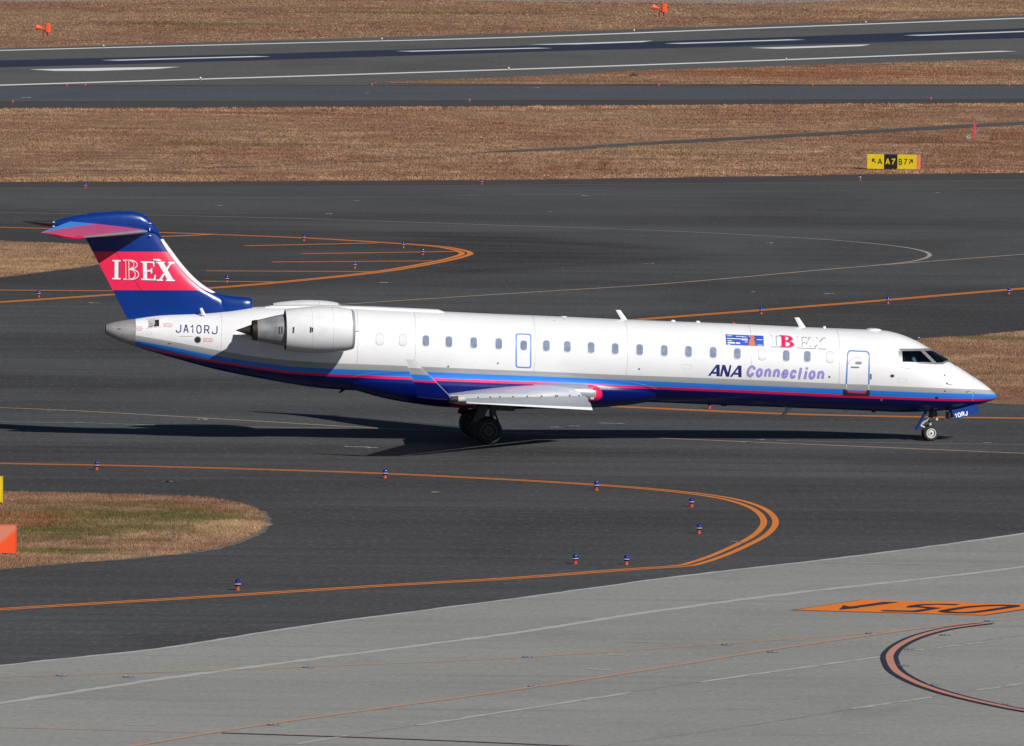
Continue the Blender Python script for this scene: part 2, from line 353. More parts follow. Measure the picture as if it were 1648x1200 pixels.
def asphalt(name, base, warm, dark, attrs=True, sc=1.0):
    base, warm, dark = (tuple(k*1.33 for k in q_) for q_ in (base, warm, dark)); t = NT(name); p = t.pos()
    n1 = t.noise(t.mapv(p, (.35, 1, 1), rot=(0, 0, .12)), .10, 5, .6); n2 = t.noise(t.mapv(p, (.10, 1.0, 1), rot=(0, 0, .10)), 1.1, 5, .65, .3); sp = t.noise(p, 22, 3, .8)
    blot = t.noise(t.mapv(p, (.3, .6, 1)), .35, 6, .65); pat = t.noise(t.mapv(p, (.5, .25, 1), (3, 60, 0), (0, 0, .2)), .11, 5, .6, .6)
    c = t.mix(t.math('MULTIPLY', t.step(n1, .35, .65), .35), base, warm)
    if attrs:
        a = t.n('ShaderNodeAttribute'); a.attribute_name = 'tone'; r = t.n('ShaderNodeAttribute'); r.attribute_name = 'rubber'
        c = t.mix(a.outputs['Fac'], c, warm)
    c = t.mix(t.math('MULTIPLY', t.step(n2, .46, .74), .34), c, dark)
    c = t.mix(t.math('MULTIPLY', t.step(blot, .52, .8), .16), c, tuple(min(1, k*1.9) for k in base)); c = t.mix(t.math('MULTIPLY', t.step(pat, .50, .66), .42), c, tuple(k*.55 for k in warm)); c = t.mix(t.math('MULTIPLY', t.step(pat, .46, .32), .25), c, tuple(k*1.3 for k in base))
    if attrs:
        rr = t.math('MULTIPLY', r.outputs['Fac'], t.math('ADD', .8, t.step(n2, .35, .62)), clamp=True); c = t.mix(t.math('MULTIPLY', rr, 1.3, clamp=True), c, dark)
    c = t.mix(t.math('MULTIPLY', t.step(sp, .56, .82), .5), c, tuple(min(1, k*2.6) for k in base)); c = t.mix(t.math('MULTIPLY', t.step(sp, .46, .22), .5), c, tuple(k*.5 for k in base))
    g1 = t.noise(t.mapv(p, (1, .35, 1)), 5.5*sc, 2, .6); g2 = t.noise(t.mapv(p, (1, .3, 1), (9, 4, 0)), 2.4*sc, 3, .6); g3 = t.noise(t.mapv(p, (.03, .5, 1), (3, 8, 0), (0, 0, .06)), 1.0, 5, .7)
    c = t.mix(t.step(g1, .50, .72), c, t.mix(.17, c, tuple(min(1, k*3) for k in base))); c = t.mix(t.step(g1, .50, .28), c, t.mix(.17, c, (.01, .01, .01)))
    c = t.mix(t.math('MULTIPLY', t.step(g2, .5, .75), .22), c, tuple(k*1.3 for k in warm)); c = t.mix(t.math('MULTIPLY', t.step(g3, .50, .66), .26), c, dark); c = t.mix(t.math('MULTIPLY', t.step(g3, .46, .34), .22), c, tuple(k*1.5 for k in base))
    t.l(c, t.b.inputs['Base Color']); t.b.inputs['Roughness'].default_value = .86; t.b.inputs['Specular IOR Level'].default_value = .3
    t.bump(t.noise(p, 30, 3, .7), .012, .5); return t.m
asphalt_m = asphalt('taxiway_asphalt', (.0615, .0645, .067), (.039, .035, .034), (.020, .018, .018))
shoulder_m = asphalt('shoulder_asphalt', (.044, .041, .042), (.050, .044, .043), (.028, .026, .027), False)
far_m = asphalt('far_taxiway_asphalt', (.058, .066, .076), (.062, .064, .068), (.04, .043, .05), False, .55)
runway_m = asphalt('runway_asphalt', (.082, .080, .076), (.075, .073, .070), (.05, .05, .052), False, .55)
t = NT('rubber_with_sky_tint'); p = t.pos(); n = t.noise(t.mapv(p, (.02, .4, 1), rot=(0, 0, -1.0)), 1.2, 5, .6)
t.l(t.mix(t.step(n, .3, .7), (.010, .014, .042), (.018, .024, .060)), t.b.inputs['Base Color']); t.b.inputs['Roughness'].default_value = .7; rubber_m = t.m  # tyre rubber, with the blue of the reflected sky put into its colour
def paint(name, col, wear=.35, under=(.06, .06, .062), sc=2.5):
    under = tuple(k*1.3 for k in under); t = NT(name); p = t.pos(); n = t.noise(p, sc, 6, .7); s2 = t.noise(p, 14, 3, .7)
    f = t.math('MULTIPLY', t.step(t.math('ADD', n, t.math('MULTIPLY', t.math('SUBTRACT', s2, .5), .5)), .5, .78), wear*2, clamp=True)
    t.l(t.mix(f, t.mix(t.step(s2, .3, .7), tuple(k*.88 for k in col), col), under), t.b.inputs['Base Color']); t.b.inputs['Roughness'].default_value = .7; return t.m
orange_l = paint('orange_line_paint', (.80, .23, .026), .14); faded_l = paint('faded_line_paint', (.56, .40, .28), .42); pale_l = paint('pale_line_paint', (.46, .40, .34), .5)
rwhite_l = paint('runway_white_paint', (.86, .87, .88), .08); forange_l = paint('fine_orange_line', (.30, .18, .11), .45)
aporange_l = paint('apron_orange_line', (.54, .32, .22), .6, (.27, .265, .25)); apink_l = paint('apron_pink_line', (.62, .27, .19), .25, (.2, .15, .13))
apblack_l = paint('apron_black_line', (.018, .022, .045), .22, (.05, .08, .14)); apsign_m = paint('apron_orange_sign', (.92, .225, .010), .06, (.6, .25, .1)); brown_l = paint('apron_brown_line', (.15, .065, .06), .3, (.2, .18, .17))
apworn_m = paint('apron_light_repair', (.50, .50, .48), .46, (.28, .275, .265)); scuff_m = paint('pale_scuff', (.42, .43, .43), .5)
t = NT('apron_concrete'); p = t.pos(); n1 = t.noise(t.mapv(p, (.5, 1, 1)), .12, 6, .6); n2 = t.noise(t.mapv(p, (.16, 1, 1), rot=(0, 0, .5)), .8, 6, .65); n3 = t.noise(p, 18, 4, .75)
c = t.mix(t.step(n1, .3, .7), (.225, .222, .208), (.268, .264, .248)); c = t.mix(t.math('MULTIPLY', t.step(n2, .54, .78), .32), c, (.15, .15, .148)); c = t.mix(t.math('MULTIPLY', t.step(n3, .5, .8), .35), c, (.165, .16, .15))
g1 = t.noise(t.mapv(p, (1, .4, 1)), 6.5, 2, .6); g2 = t.noise(t.mapv(p, (.05, .7, 1), (3, 8, 0), (0, 0, -.35)), 1.0, 5, .7); g3 = t.noise(t.mapv(p, (.5, .25, 1), (30, 2, 0)), .6, 5, .65)
c = t.mix(t.math('MULTIPLY', t.step(g1, .5, .74), .5), c, (.31, .305, .29)); c = t.mix(t.math('MULTIPLY', t.step(g1, .5, .27), .5), c, (.195, .19, .18)); c = t.mix(t.math('MULTIPLY', t.step(g2, .52, .7), .4), c, (.15, .15, .148)); c = t.mix(t.math('MULTIPLY', t.step(g3, .55, .75), .4), c, (.165, .165, .162))
c = t.mix(1.0, c, (1.20, 1.21, 1.22), 'MULTIPLY'); t.l(c, t.b.inputs['Base Color']); t.b.inputs['Roughness'].default_value = .9; t.bump(n3, .01, .4); t.b.inputs['Specular IOR Level'].default_value = .25; concrete_m = t.m
gravel_m = M2('pale_gravel', [(.26, .24, .22), (.38, .36, .33), (.16, .15, .13)], (1.5, 9))
path_m = asphalt('service_road_asphalt', (.066, .062, .060), (.076, .068, .062), (.05, .046, .045), False)

# ground sheet to the horizon
S = 5000.0; mb = MB(); mb.add([(-S, -800, -.03), (S, -800, -.03), (S, 8500, -.03), (-S, 8500, -.03)], [(0, 1, 2, 3)])
ground = tag(mb.build('ground', soil_m, smooth=0), kind='structure')

# near taxiways: one sheet whose wear (tone, rubber) is stored per vertex
GX = np.arange(-90, 90.01, .6); GY = np.arange(228, 640.1, .8); XX, YY = np.meshgrid(GX, GY)
P3 = np.stack([XX.ravel(), YY.ravel(), np.zeros(XX.size)], 1) - CAM; K = P3@FW; PX = (CX+FPX*(P3@RT)/K).reshape(XX.shape); PY = (CY-FPX*(P3@UP)/K).reshape(XX.shape)
def inpoly(poly):
    ins = np.zeros(XX.shape, bool); n = len(poly)
    for i in range(n):
        (x1, y1), (x2, y2) = poly[i], poly[(i+1) % n]
        c = ((y1 > PY) != (y2 > PY)) & (PX < (x2-x1)*(PY-y1)/((y2-y1) if y2 != y1 else 1e-9)+x1); ins ^= c
    return ins.astype(float)
def blur(a, sy, sx):
    for ax, s in ((0, sy), (1, sx)):
        r = int(3*s)+1; k = np.exp(-.5*(np.arange(-r, r+1)/s)**2); k /= k.sum(); a = np.apply_along_axis(lambda v: np.convolve(np.pad(v, r, mode='edge'), k, 'valid'), ax, a)
    return a
tone = .15+.85*blur(inpoly([(-300, 350), (300, 356), (560, 371), (760, 393), (930, 404), (760, 424), (600, 449), (400, 474), (200, 488), (-300, 500)]), 2.5, 3)
tone = np.maximum(tone, blur(inpoly([(700, 560), (800, 530), (1029, 505), (1400, 474), (1648, 453), (2000, 440), (2000, 560), (1470, 556), (1300, 590)]), 2, 3))
tone = np.maximum(tone, .6*blur(inpoly([(-300, 716), (600, 728), (1000, 760), (1500, 770), (2000, 760), (2000, 850), (1300, 880), (1000, 930), (-300, 1000)]), 5, 6))
tone = np.maximum(tone, .55*blur(inpoly([(600, 640), (1000, 655), (1648, 680), (2000, 690), (2000, 705), (1400, 690), (700, 665)]), 2, 4))
rub = np.zeros_like(tone)
for k, (w, s) in enumerate(((1.0, 0), (.8, -6), (.8, 7), (.55, -12), (.5, 13))):
    arc = [(690, 384+s*.7), (900, 390+s), (1050, 401+s*.6), (1120, 409), (1050, 416+s*.3), (900, 428+s), (690, 440+s)]
    rub = np.maximum(rub, w*blur(inpoly([(x-30*k, y-2.5) for x, y in arc]+[(x-30*k, y+2.0) for x, y in arc[::-1]]), 1.6, 2.5))
rub = np.maximum(rub, .55*blur(inpoly([(760, 392), (960, 399), (1090, 408), (960, 420), (760, 430), (640, 420), (700, 402)]), 3.5, 5))
for yy, w, hw in ((664, .45, 3), (727, .5, 7), (741, .35, 3), (560, .25, 18), (620, .28, 12), (350, .2, 8), (455, .2, 8), (777, .25, 6), (830, .18, 12)):
    rub = np.maximum(rub, w*blur(inpoly([(-300, yy-hw-8), (800, yy-hw), (2000, yy-hw+16), (2000, yy+hw+16), (800, yy+hw), (-300, yy+hw-8)]), 2, 3))
ny, nx = XX.shape; vid = np.arange(nx*ny).reshape(ny, nx)
me = bpy.data.meshes.new('taxiway'); q = np.stack([vid[:-1, :-1], vid[:-1, 1:], vid[1:, 1:], vid[1:, :-1]], -1).reshape(-1, 4)
me.vertices.add(nx*ny); me.vertices.foreach_set('co', np.stack([XX.ravel(), YY.ravel(), np.zeros(nx*ny)], 1).ravel().astype(np.float32))
me.loops.add(q.size); me.loops.foreach_set('vertex_index', q.ravel().astype(np.int32)); me.polygons.add(len(q)); me.polygons.foreach_set('loop_start', (np.arange(len(q))*4).astype(np.int32))
me.update(calc_edges=True)
for nm, ar in (('tone', tone), ('rubber', rub)): me.attributes.new(nm, 'FLOAT', 'POINT').data.foreach_set('value', np.clip(ar, 0, 1).ravel().astype(np.float32))
me.materials.append(asphalt_m); taxiway = bpy.data.objects.new('taxiway', me); COL.objects.link(taxiway); tag(taxiway, kind='structure')

# big grass verge beyond the near taxiways, with shoulder strip along it
EDGE = [(-500, 297), (0, 293), (400, 292), (824, 289.5), (1240, 283.5), (1400, 280.5), (1648, 278.5), (2150, 273)]
FARN = [(-500, 176), (0, 175), (400, 173.5), (824, 171.5), (1240, 168), (1648, 166), (2150, 163)]
verge = gpoly('grass_verge', EDGE+FARN[::-1], soil_m, .010, kind='structure', rag=.25, seg=1.5)
shoulder = gpoly('taxiway_shoulder', EDGE+[(2150, 286), (1648, 289.5), (1240, 294), (824, 298), (400, 301), (0, 302.5), (-500, 306)], shoulder_m, .004, taxiway)
# far taxiway, wedge of grass, runway
far_taxi = gpoly('far_taxiway', [(-500, 179), (0, 176.5), (824, 173), (1648, 167.5), (2150, 164), (2150, 136), (1648, 136), (824, 136), (0, 137), (-500, 138)], shoulder_m, .004, kind='structure')
gpoly('far_taxiway_lane', [(-500, 164.5), (0, 162.5), (824, 160.5), (1648, 158), (2150, 156), (2150, 138.5), (1648, 138.6), (824, 138.8), (0, 139.5), (-500, 140)], far_m, .008, far_taxi)
gline('edge_line', [(-500, 164.5), (0, 162.5), (824, 160.5), (1648, 158), (2150, 156)], forange_l, ((-.25, .0), (.2, .45)), .012, far_taxi)
gline('edge_line', [(-500, 140), (0, 139.5), (824, 138.8), (1648, 138.6), (2150, 138.5)], forange_l, ((-.25, .0), (.2, .45)), .012, far_taxi)
runway = gpoly('runway', [(-500, 160), (0, 139.5), (630, 138.5), (900, 137), (1648, 100), (2150, 75), (2150, -4), (1648, 24.5), (824, 53.5), (0, 77.5), (-500, 93)], runway_m, .0, kind='structure')
wedge = gpoly('grass_wedge', [(600, 132.5), (700, 129), (824, 124.3), (1024, 114), (1324, 104), (1648, 95), (2150, 81), (2150, 136), (1648, 136.2), (824, 135.6), (640, 134.5)], soil_m, .016, kind='structure', rag=.3, seg=2)
gpoly('rubber_band', [(-500, 122), (0, 108), (400, 97.5), (824, 84), (1300, 71), (1648, 61), (2150, 46), (2150, 26), (1648, 45), (1300, 58), (824, 74), (400, 87), (0, 97), (-500, 108)], rubber_m, .004, runway, rag=.18, seg=5)
gline('runway_edge_line', [(-500, 94.5), (0, 81), (412, 70.5), (824, 60), (1236, 44.5), (1648, 29), (2150, 10)], rwhite_l, ((-.8, .8),), .010, runway)
gline('runway_edge_line', [(-500, 153), (0, 137), (412, 124.5), (824, 111.5), (1236, 97), (1624, 82)], rwhite_l, ((-.8, .8),), .010, runway)
for P in ([(177, 97), (422, 90.5)], [(650, 82.5), (875, 77)], [(1083, 70), (1283, 63.5)], [(1468, 57), (1700, 48.5)], [(-310, 112), (-60, 104)]):
    gline('centre_line_dash', P, rwhite_l, ((-.9, .9),), .010, runway, smooth=False)
for P in ([(47, 111.5), (180, 108.8), (291, 107.4), (250, 111), (150, 114), (90, 114)], [(850, 71.5), (950, 68.6), (1051, 65.2), (1035, 67.6), (930, 71.2), (880, 71.8)], [(1205, 77), (1300, 74.3), (1402, 71.3), (1385, 74), (1300, 77), (1250, 78.3)]):
    gpoly('touchdown_bar', P, rwhite_l, .010, runway)
# narrow service road through the verge, thin track, gravel at the very back
road = gpoly('service_road', [(750, 246.5), (824, 241.5), (924, 237), (1074, 226.5), (1324, 213.5), (1569, 199.5), (1648, 196), (2150, 180), (2150, 186), (1648, 201), (1569, 204.5), (1324, 218.5), (1074, 231.5), (924, 241.5), (824, 244.5)], path_m, .022, kind='structure', rag=.12, seg=2)
gline('wheel_track', [(-300, 283), (0, 279), (150, 275), (300, 271), (450, 266), (600, 259), (700, 252), (752, 247)], path_m, ((-.8, .35),), .018, verge, jit=.3)
gline('wheel_track', [(-300, 252), (0, 249.5), (250, 251), (420, 253.5), (560, 252), (700, 250)], path_m, ((-.2, .12),), .018, verge, jit=.1)
tag(gpoly('gravel_ground', [(-700, 3), (0, 1.5), (120, 2), (230, -1), (600, -3), (900, 3), (1250, 5), (1700, -10), (2300, -30), (2300, -120), (-700, -120)], gravel_m, -.02, rag=.4, seg=4), kind='structure')

# grass islands among the taxiways
ISL = {'near': [(-600, 770), (-150, 784), (0, 791), (120, 794), (230, 797), (330, 801), (390, 810), (418, 822), (427, 834), (426, 846), (415, 857), (385, 871), (340, 884), (300, 890), (200, 900), (100, 907), (0, 916), (-150, 930), (-600, 968)],
       'mid': [(-600, 372), (-150, 383), (0, 388), (80, 391), (150, 394), (205, 399), (228, 404), (205, 414), (150, 427), (80, 436), (0, 446), (-150, 462), (-600, 505)],
       'right': [(1300, 585), (1400, 565), (1470, 549), (1490, 545), (1560, 541), (1648, 533), (1900, 515), (2200, 500), (2200, 668), (1900, 660), (1648, 651.5), (1600, 650), (1500, 645), (1400, 632), (1330, 612)]}
def world_poly(px): return np.array([G(*p)[:2] for p in px])
for k in ISL: gpoly('grass_island', ISL[k], soil_m, .012, kind='structure', rag=.16, seg=.6)
kerb_m = M2('pale_gritty_edge', [(.14, .125, .115), (.21, .19, .175), (.06, .055, .05)], (2, 12))
gline('gritty_edge', ISL['near'][7:], kerb_m, ((-.10, .16),), .0075, taxiway, jit=.07, seg=12)
gline('gritty_edge', ISL['mid'][7:], kerb_m, ((-.10, .14),), .0075, taxiway, jit=.07, seg=12)

# painted taxiway lines
DBL = ((-.34, -.05), (.05, .34))
LOOPN = [(-500, 733.5), (0, 745.5), (165, 748.5), (412, 755), (620, 762), (824, 772), (959, 780), (1049, 787), (1124, 795), (1174, 803), (1209, 813), (1229, 823.5), (1239, 836), (1237, 848), (1222, 862.5), (1194, 877.5), (1159, 893), (1124, 905), (1094, 911), (1004, 917), (824, 930.5), (600, 943.5), (382, 957.5), (200, 968.5), (0, 980.5), (-500, 1012)]
gline('edge_line', LOOPN, orange_l, ((-.29, -.095), (.06, .255)), .006, taxiway)
LOOPU = [(-500, 352), (0, 365.5), (150, 369.5), (260, 374), (345, 377), (490, 382.7), (620, 390.3), (700, 396), (735, 401.5), (750, 407), (742, 412), (700, 422), (600, 438.5), (440, 455), (330, 464), (180, 474), (0, 486), (-500, 517)]
gline('edge_line', LOOPU, orange_l, DBL, .006, taxiway)
for P in ([(394, 395.5), (607, 391)], [(485, 408.2), (735, 404.8)], [(438, 421.6), (698, 419.8)], [(332, 435.8), (600, 437.2)], [(-300, 466), (0, 466.8), (182, 468)], [(325, 452.5), (452, 453.6)], [(250, 381), (345, 377)]):
    gline('hatch_line', P, orange_l, ((-.25, .25),), .009, taxiway, smooth=False)
gline('edge_line', [(900, 524), (1029, 514), (1224, 499), (1429, 482.5), (1648, 464), (2150, 424)], orange_l, DBL, .006, taxiway)
gline('edge_line', [(700, 641), (850, 648), (989, 654), (1224, 664.5), (1424, 669.8), (1648, 673), (2150, 678)], orange_l, DBL, .006, taxiway)
gline('edge_line', [(-500, 306), (0, 302.5), (400, 301), (824, 298), (1240, 294), (1648, 289.5), (2150, 286)], forange_l, ((-.25, -.05), (.1, .3)), .008, taxiway)
gline('centre_line', [(300, 507), (575, 488), (824, 472), (1074, 456), (1324, 434), (1449, 424), (1648, 409), (2150, 371)], faded_l, ((-.10, .10),), .006, taxiway)
gline('centre_line', [(-500, 330), (0, 341.5), (420, 350), (824, 363), (1074, 371.5), (1274, 382), (1374, 389), (1449, 397), (1487, 404.5), (1496, 411), (1482, 417.5), (1449, 423), (1374, 430)], pale_l, ((-.10, .10),), .010, taxiway)
gline('centre_line', [(-500, 640), (0, 656), (150, 662.5), (412, 677.5), (600, 688.5), (740, 694), (874, 699), (1024, 703.5), (1204, 711), (1424, 720), (1648, 729.5), (2150, 750)], faded_l, ((-.09, .09),), .006, taxiway)
gline('centre_line', [(-500, 671), (0, 679), (120, 680.2), (235, 683.5), (450, 688), (600, 690.5), (740, 693.8), (874, 697)], pale_l, ((-.07, .07),), .010, taxiway)
gline('centre_line', [(1250, 709), (1514, 714), (1648, 715.5), (2150, 722)], pale_l, ((-.05, .05),), .010, taxiway)
gline('guide_line', [(-300, 319), (500, 317.5), (1000, 311), (1648, 303)], pale_l, ((-.05, .05),), .010, taxiway, jit=.03)
mb = MB()
for (x, y, L) in ((575, 719.5, 40), (1000, 662, 0), (985, 681, 40), (895, 688, 14), (924, 686.5, 12), (268, 775, 6), (352, 331, 10), (575, 323, 10), (152, 487.5, 16), (1333, 473, 12), (1215, 470, 8), (1045, 424, 8), (620, 455, 16), (550, 500, 14), (885, 341, 8), (1510, 310, 8), (700, 792, 6), (1185, 872, 14), (84, 661.5, 8), (128, 680, 10), (226, 683.5, 12), (325, 675, 8), (1590, 713, 8), (1222, 708, 8), (1203, 711.5, 10), (170, 394, 4), (550, 718, 4), (600, 721, 12), (530, 344, 8), (940, 315, 10), (1240, 391, 8), (590, 150, 10), (860, 141, 14), (40, 157, 16)):
    if L: strip_mesh(mb, smoothline([G(x-L/2, y+random.uniform(-.6, .6)), G(x-L/6, y+random.uniform(-.8, .8)), G(x+L/4, y+random.uniform(-.8, .8)), G(x+L/2, y+random.uniform(-.5, .5))], 3), -.09, .12, .013, jit=.06)
tag(mb.build('pavement_scuff', scuff_m, taxiway, smooth=0), kind='stuff')

# concrete apron: long slabs with recessed joints
A0 = [(-600, 1145), (0, 1071.5), (250, 1044.5), (500, 1006), (824, 964), (1074, 930), (1304, 903.5), (1474, 882.5), (1648, 858.5), (2250, 775), (3000, 672)]
A1 = [(-600, 1215), (0, 1130), (200, 1100), (370, 1077), (600, 1047), (824, 1018), (1024, 987), (1274, 954), (1474, 932), (1648, 911), (2250, 832), (3000, 735)]
A2 = [(-600, 1330), (0, 1255), (475, 1198), (670, 1168.5), (824, 1144.5), (1014, 1115), (1124, 1099), (1299, 1074), (1474, 1047), (1648, 1023), (2250, 940), (3000, 838)]
A3 = [(-600, 1420), (0, 1340), (999, 1197), (1199, 1170), (1469, 1127), (1648, 1100), (2250, 1010), (3000, 898)]
A4 = [(-600, 1800), (0, 1700), (999, 1560), (1648, 1460), (2250, 1370), (3000, 1260)]
def slabline(A, off=0.0):
    P = [G(*p) for p in A]; d = (P[-1]-P[0])[:2]; d /= np.linalg.norm(d); return [tuple(p[:2]+off*np.array((-d[1], d[0]))) for p in P]
bed = gpoly('apron', None, dark_p, .001, kind='structure', world_pts=slabline(A0, -.2)+slabline(A4, .5)[::-1])
for U, L in ((A0, A1), (A1, A2), (A2, A3), (A3, A4)):
    gpoly('concrete_slab', None, concrete_m, .02, bed, world_pts=slabline(U, -.012)+slabline(L, .012)[::-1])
gline('repair_strip', A1, apworn_m, ((-.36, -.03),), .024, bed, jit=.05, seg=14)
gline('repair_strip', A0, apworn_m, ((-.22, -.015),), .024, bed, jit=.05, seg=14)
for P in ([(475, 1198.5), (560, 1185)], [(670, 1168.5), (824, 1145), (1014, 1115.5)], [(1124, 1099.5), (1220, 1085.5), (1299, 1074.5), (1414, 1058)], [(1474, 1047.5), (1520, 1042), (1578, 1034.5)], [(1370, 1142), (1469, 1127.5), (1500, 1123)], [(1573, 1112), (1648, 1100.5), (1800, 1078)], [(945, 1077.5), (985, 1079.5)], [(998, 1035), (1060, 1034)], [(1325, 905.5), (1430, 908), (1530, 910.5)], [(205, 1168), (250, 1167)], [(980, 1055), (1015, 1056)]):
    gline('repair_strip', P, apworn_m, ((-.11, .05),), .028, bed, jit=.06, seg=10, smooth=len(P) > 2)
ZA = .026
gline('guide_line', [(-500, 1108), (0, 1091), (350, 1080), (500, 1074), (824, 1060), (1174, 1036), (1424, 1017.5), (1574, 1002.5), (1648, 994), (2150, 930)], aporange_l, ((-.085, .085),), ZA, bed)
gline('guide_line', [(-100, 1255), (225, 1200), (435, 1166), (824, 1112), (1024, 1082), (1239, 1047), (1424, 1020), (1499, 1010.5), (1574, 1003)], aporange_l, ((-.10, .10),), ZA+.004, bed)
gline('guide_line', [(-200, 1168), (0, 1172), (350, 1181.5)], aporange_l, ((-.05, .05),), ZA, bed)
gline('lead_line', [(357, 1181), (600, 1189), (824, 1198), (1100, 1210)], apblack_l, ((-.11, .11),), ZA, bed)
gline('lead_line', [(357, 1181), (600, 1189), (824, 1198), (1100, 1210)], brown_l, ((-.06, .06),), ZA+.006, bed)
CURV = [(1590, 1004.5), (1550, 1009.5), (1514, 1015.5), (1474, 1027), (1446, 1041), (1433, 1054), (1433, 1066), (1443, 1082), (1470, 1098), (1505, 1111.5), (1549, 1124), (1604, 1136.5), (1648, 1145), (1800, 1170), (2100, 1212)]
gline('lead_line', CURV, apblack_l, ((-.225, .225),), ZA+.008, bed, seg=14)
gline('lead_line', CURV, apink_l, ((-.095, .095),), ZA+.012, bed, seg=14)
SG = [(1272, 983.2), (1384, 966.4), (1700, 974.8), (1585, 991.6)]
def inner(q, k):
    c = np.mean(np.array(q), 0); return [tuple(c+(np.array(p)-c)*k) for p in q]
gpoly('stand_marking', SG, apblack_l, ZA, bed); gpoly('stand_marking', inner(SG, .972), apsign_m, ZA+.004, bed)
def crop(P, s=4.478, ox=1280, oy=955): return [(x/s+ox, y/s+oy) for x, y in P]
zz = ZA+.008
for P in ([(313, 126), (345, 93), (400, 102), (455, 113)], [(372, 106), (640, 69), (745, 71), (700, 78), (440, 112)],
          [(610, 131), (650, 128), (850, 133), (905, 133), (890, 141), (850, 142), (640, 137)], [(910, 139), (820, 137), (985, 112), (1056, 113)],
          [(1052, 114), (1000, 119), (880, 108), (800, 110), (810, 100), (850, 97)], [(800, 110), (815, 99), (890, 88), (1050, 84), (1190, 88), (1150, 93), (1040, 89), (930, 93), (870, 103)]):
    gpoly('stand_number', crop(P), apblack_l, zz, bed); zz += .002
ZO = smoothline([G(*p) for p in crop([(1060, 138), (1110, 145), (1230, 148), (1330, 140), (1480, 118), (1590, 100), (1530, 96), (1400, 97), (1240, 108), (1110, 128), (1060, 138)])], 5)
mb = MB(); strip_mesh(mb, ZO, -.13, .13, zz+.002); mb.build('stand_number', apblack_l, bed, smooth=0)

# grass blades (nobody could count them)
def in_world(poly, x, y):
    ins = np.zeros(x.shape, bool); n = len(poly)
    for i in range(n):
        (x1, y1), (x2, y2) = poly[i], poly[(i+1) % n]
        ins ^= ((y1 > y) != (y2 > y)) & (x < (x2-x1)*(y-y1)/((y2-y1) if y2 != y1 else 1e-9)+x1)
    return ins
def vnoise(x, y, s, seed):
    r = np.random.default_rng(seed).random((257, 257)); u = (x*s) % 256; v = (y*s) % 256; i = u.astype(int); j = v.astype(int); f = u-i; g = v-j; f = f*f*(3-2*f); g = g*g*(3-2*g)
    return r[j, i]*(1-f)*(1-g)+r[j, i+1]*f*(1-g)+r[j+1, i]*(1-f)*g+r[j+1, i+1]*f*g
def blades(name, poly, n, h, w, xr, seed, lean=.6, holes=(), tint=(1, 1, 1)):
    W = world_poly(poly); lo = W.min(0); hi = W.max(0); lo[0] = max(lo[0], xr[0]); hi[0] = min(hi[0], xr[1])
    g = np.random.default_rng(seed); x = g.uniform(lo[0], hi[0], n); y = g.uniform(lo[1], hi[1], n); k = in_world(W, x, y)
    for hp in holes: k &= ~in_world(world_poly(hp), x, y)
    dens = .35*vnoise(x, y*.7, .5, seed+1)+.35*vnoise(x, y, 1.7, seed+2)+.3*vnoise(x+50, y*.35, .11, seed+3); k &= dens > g.uniform(.12, .62, n); x = x[k]; y = y[k]; dens = dens[k]; n = len(x)
    hh = h*g.uniform(.35, 1.15, n)*(.45+1.1*dens); ww = w*g.uniform(.6, 1.4, n); az = g.uniform(0, 2*np.pi, n); la = g.uniform(0, 2*np.pi, n); ll = hh*lean*g.uniform(.1, 1.2, n)
    co = np.zeros((n, 3, 3)); co[:, 0, 0] = x-ww*np.cos(az)/2; co[:, 0, 1] = y-ww*np.sin(az)/2; co[:, 1, 0] = x+ww*np.cos(az)/2; co[:, 1, 1] = y+ww*np.sin(az)/2
    co[:, 2, 0] = x+ll*np.cos(la); co[:, 2, 1] = y+ll*np.sin(la); co[:, 2, 2] = hh; co[:, :2, 2] = .0
    me = bpy.data.meshes.new(name); me.vertices.add(3*n); me.vertices.foreach_set('co', co.ravel().astype(np.float32))
    me.loops.add(3*n); me.loops.foreach_set('vertex_index', np.arange(3*n, dtype=np.int32)); me.polygons.add(n); me.polygons.foreach_set('loop_start', (np.arange(n)*3).astype(np.int32)); me.update(calc_edges=True)
    v = g.uniform(.78, 1.26, n)*(.8+.4*vnoise(x, y*.5, 1.1, seed+9)); wm = g.uniform(-.08, .10, n); c = np.ones((n, 3, 4)); c[:, :, 0] = (v*(1+wm))[:, None]*tint[0]; c[:, :, 1] = v[:, None]*tint[1]; c[:, :, 2] = (v*(1-wm))[:, None]*tint[2]
    me.attributes.new('tint', 'FLOAT_COLOR', 'POINT').data.foreach_set('color', c.ravel().astype(np.float32))
    me.materials.append(blade_m); o = bpy.data.objects.new(name, me); COL.objects.link(o); tag(o, kind='stuff'); return o
blades('dry_grass', ISL['near'], 300000, .07, .022, (-20, 5), 21)
blades('dry_grass', ISL['mid'], 260000, .075, .030, (-30, 5), 22)
blades('dry_grass', ISL['right'], 420000, .075, .028, (5, 32), 23)
blades('dry_grass', [(x, y-.2) for x, y in EDGE]+[(x, y-7) for x, y in EDGE[::-1]], 160000, .11, .07, (-48, 48), 31, tint=(1.30, 1.30, 1.22))
blades('dry_grass', [(x, y+.2) for x, y in FARN]+[(x, y+5) for x, y in FARN[::-1]], 130000, .13, .09, (-60, 60), 32, tint=(1.35, 1.34, 1.26))
ROADP = [(740, 248), (824, 240.5), (1074, 226), (1324, 213), (1569, 199), (2150, 179), (2150, 187), (1648, 202), (1324, 219), (1074, 232), (824, 246)]
blades('dry_grass', [(p[0], p[1]-.2) for p in EDGE]+FARN[::-1], 800000, .075, .08, (-48, 48), 24, holes=(ROADP,))
blades('dry_grass', [(600, 132.5), (824, 124.3), (1024, 114), (1324, 104), (1648, 95), (2150, 81), (2150, 136), (640, 134.5)], 150000, .09, .10, (-25, 60), 25)
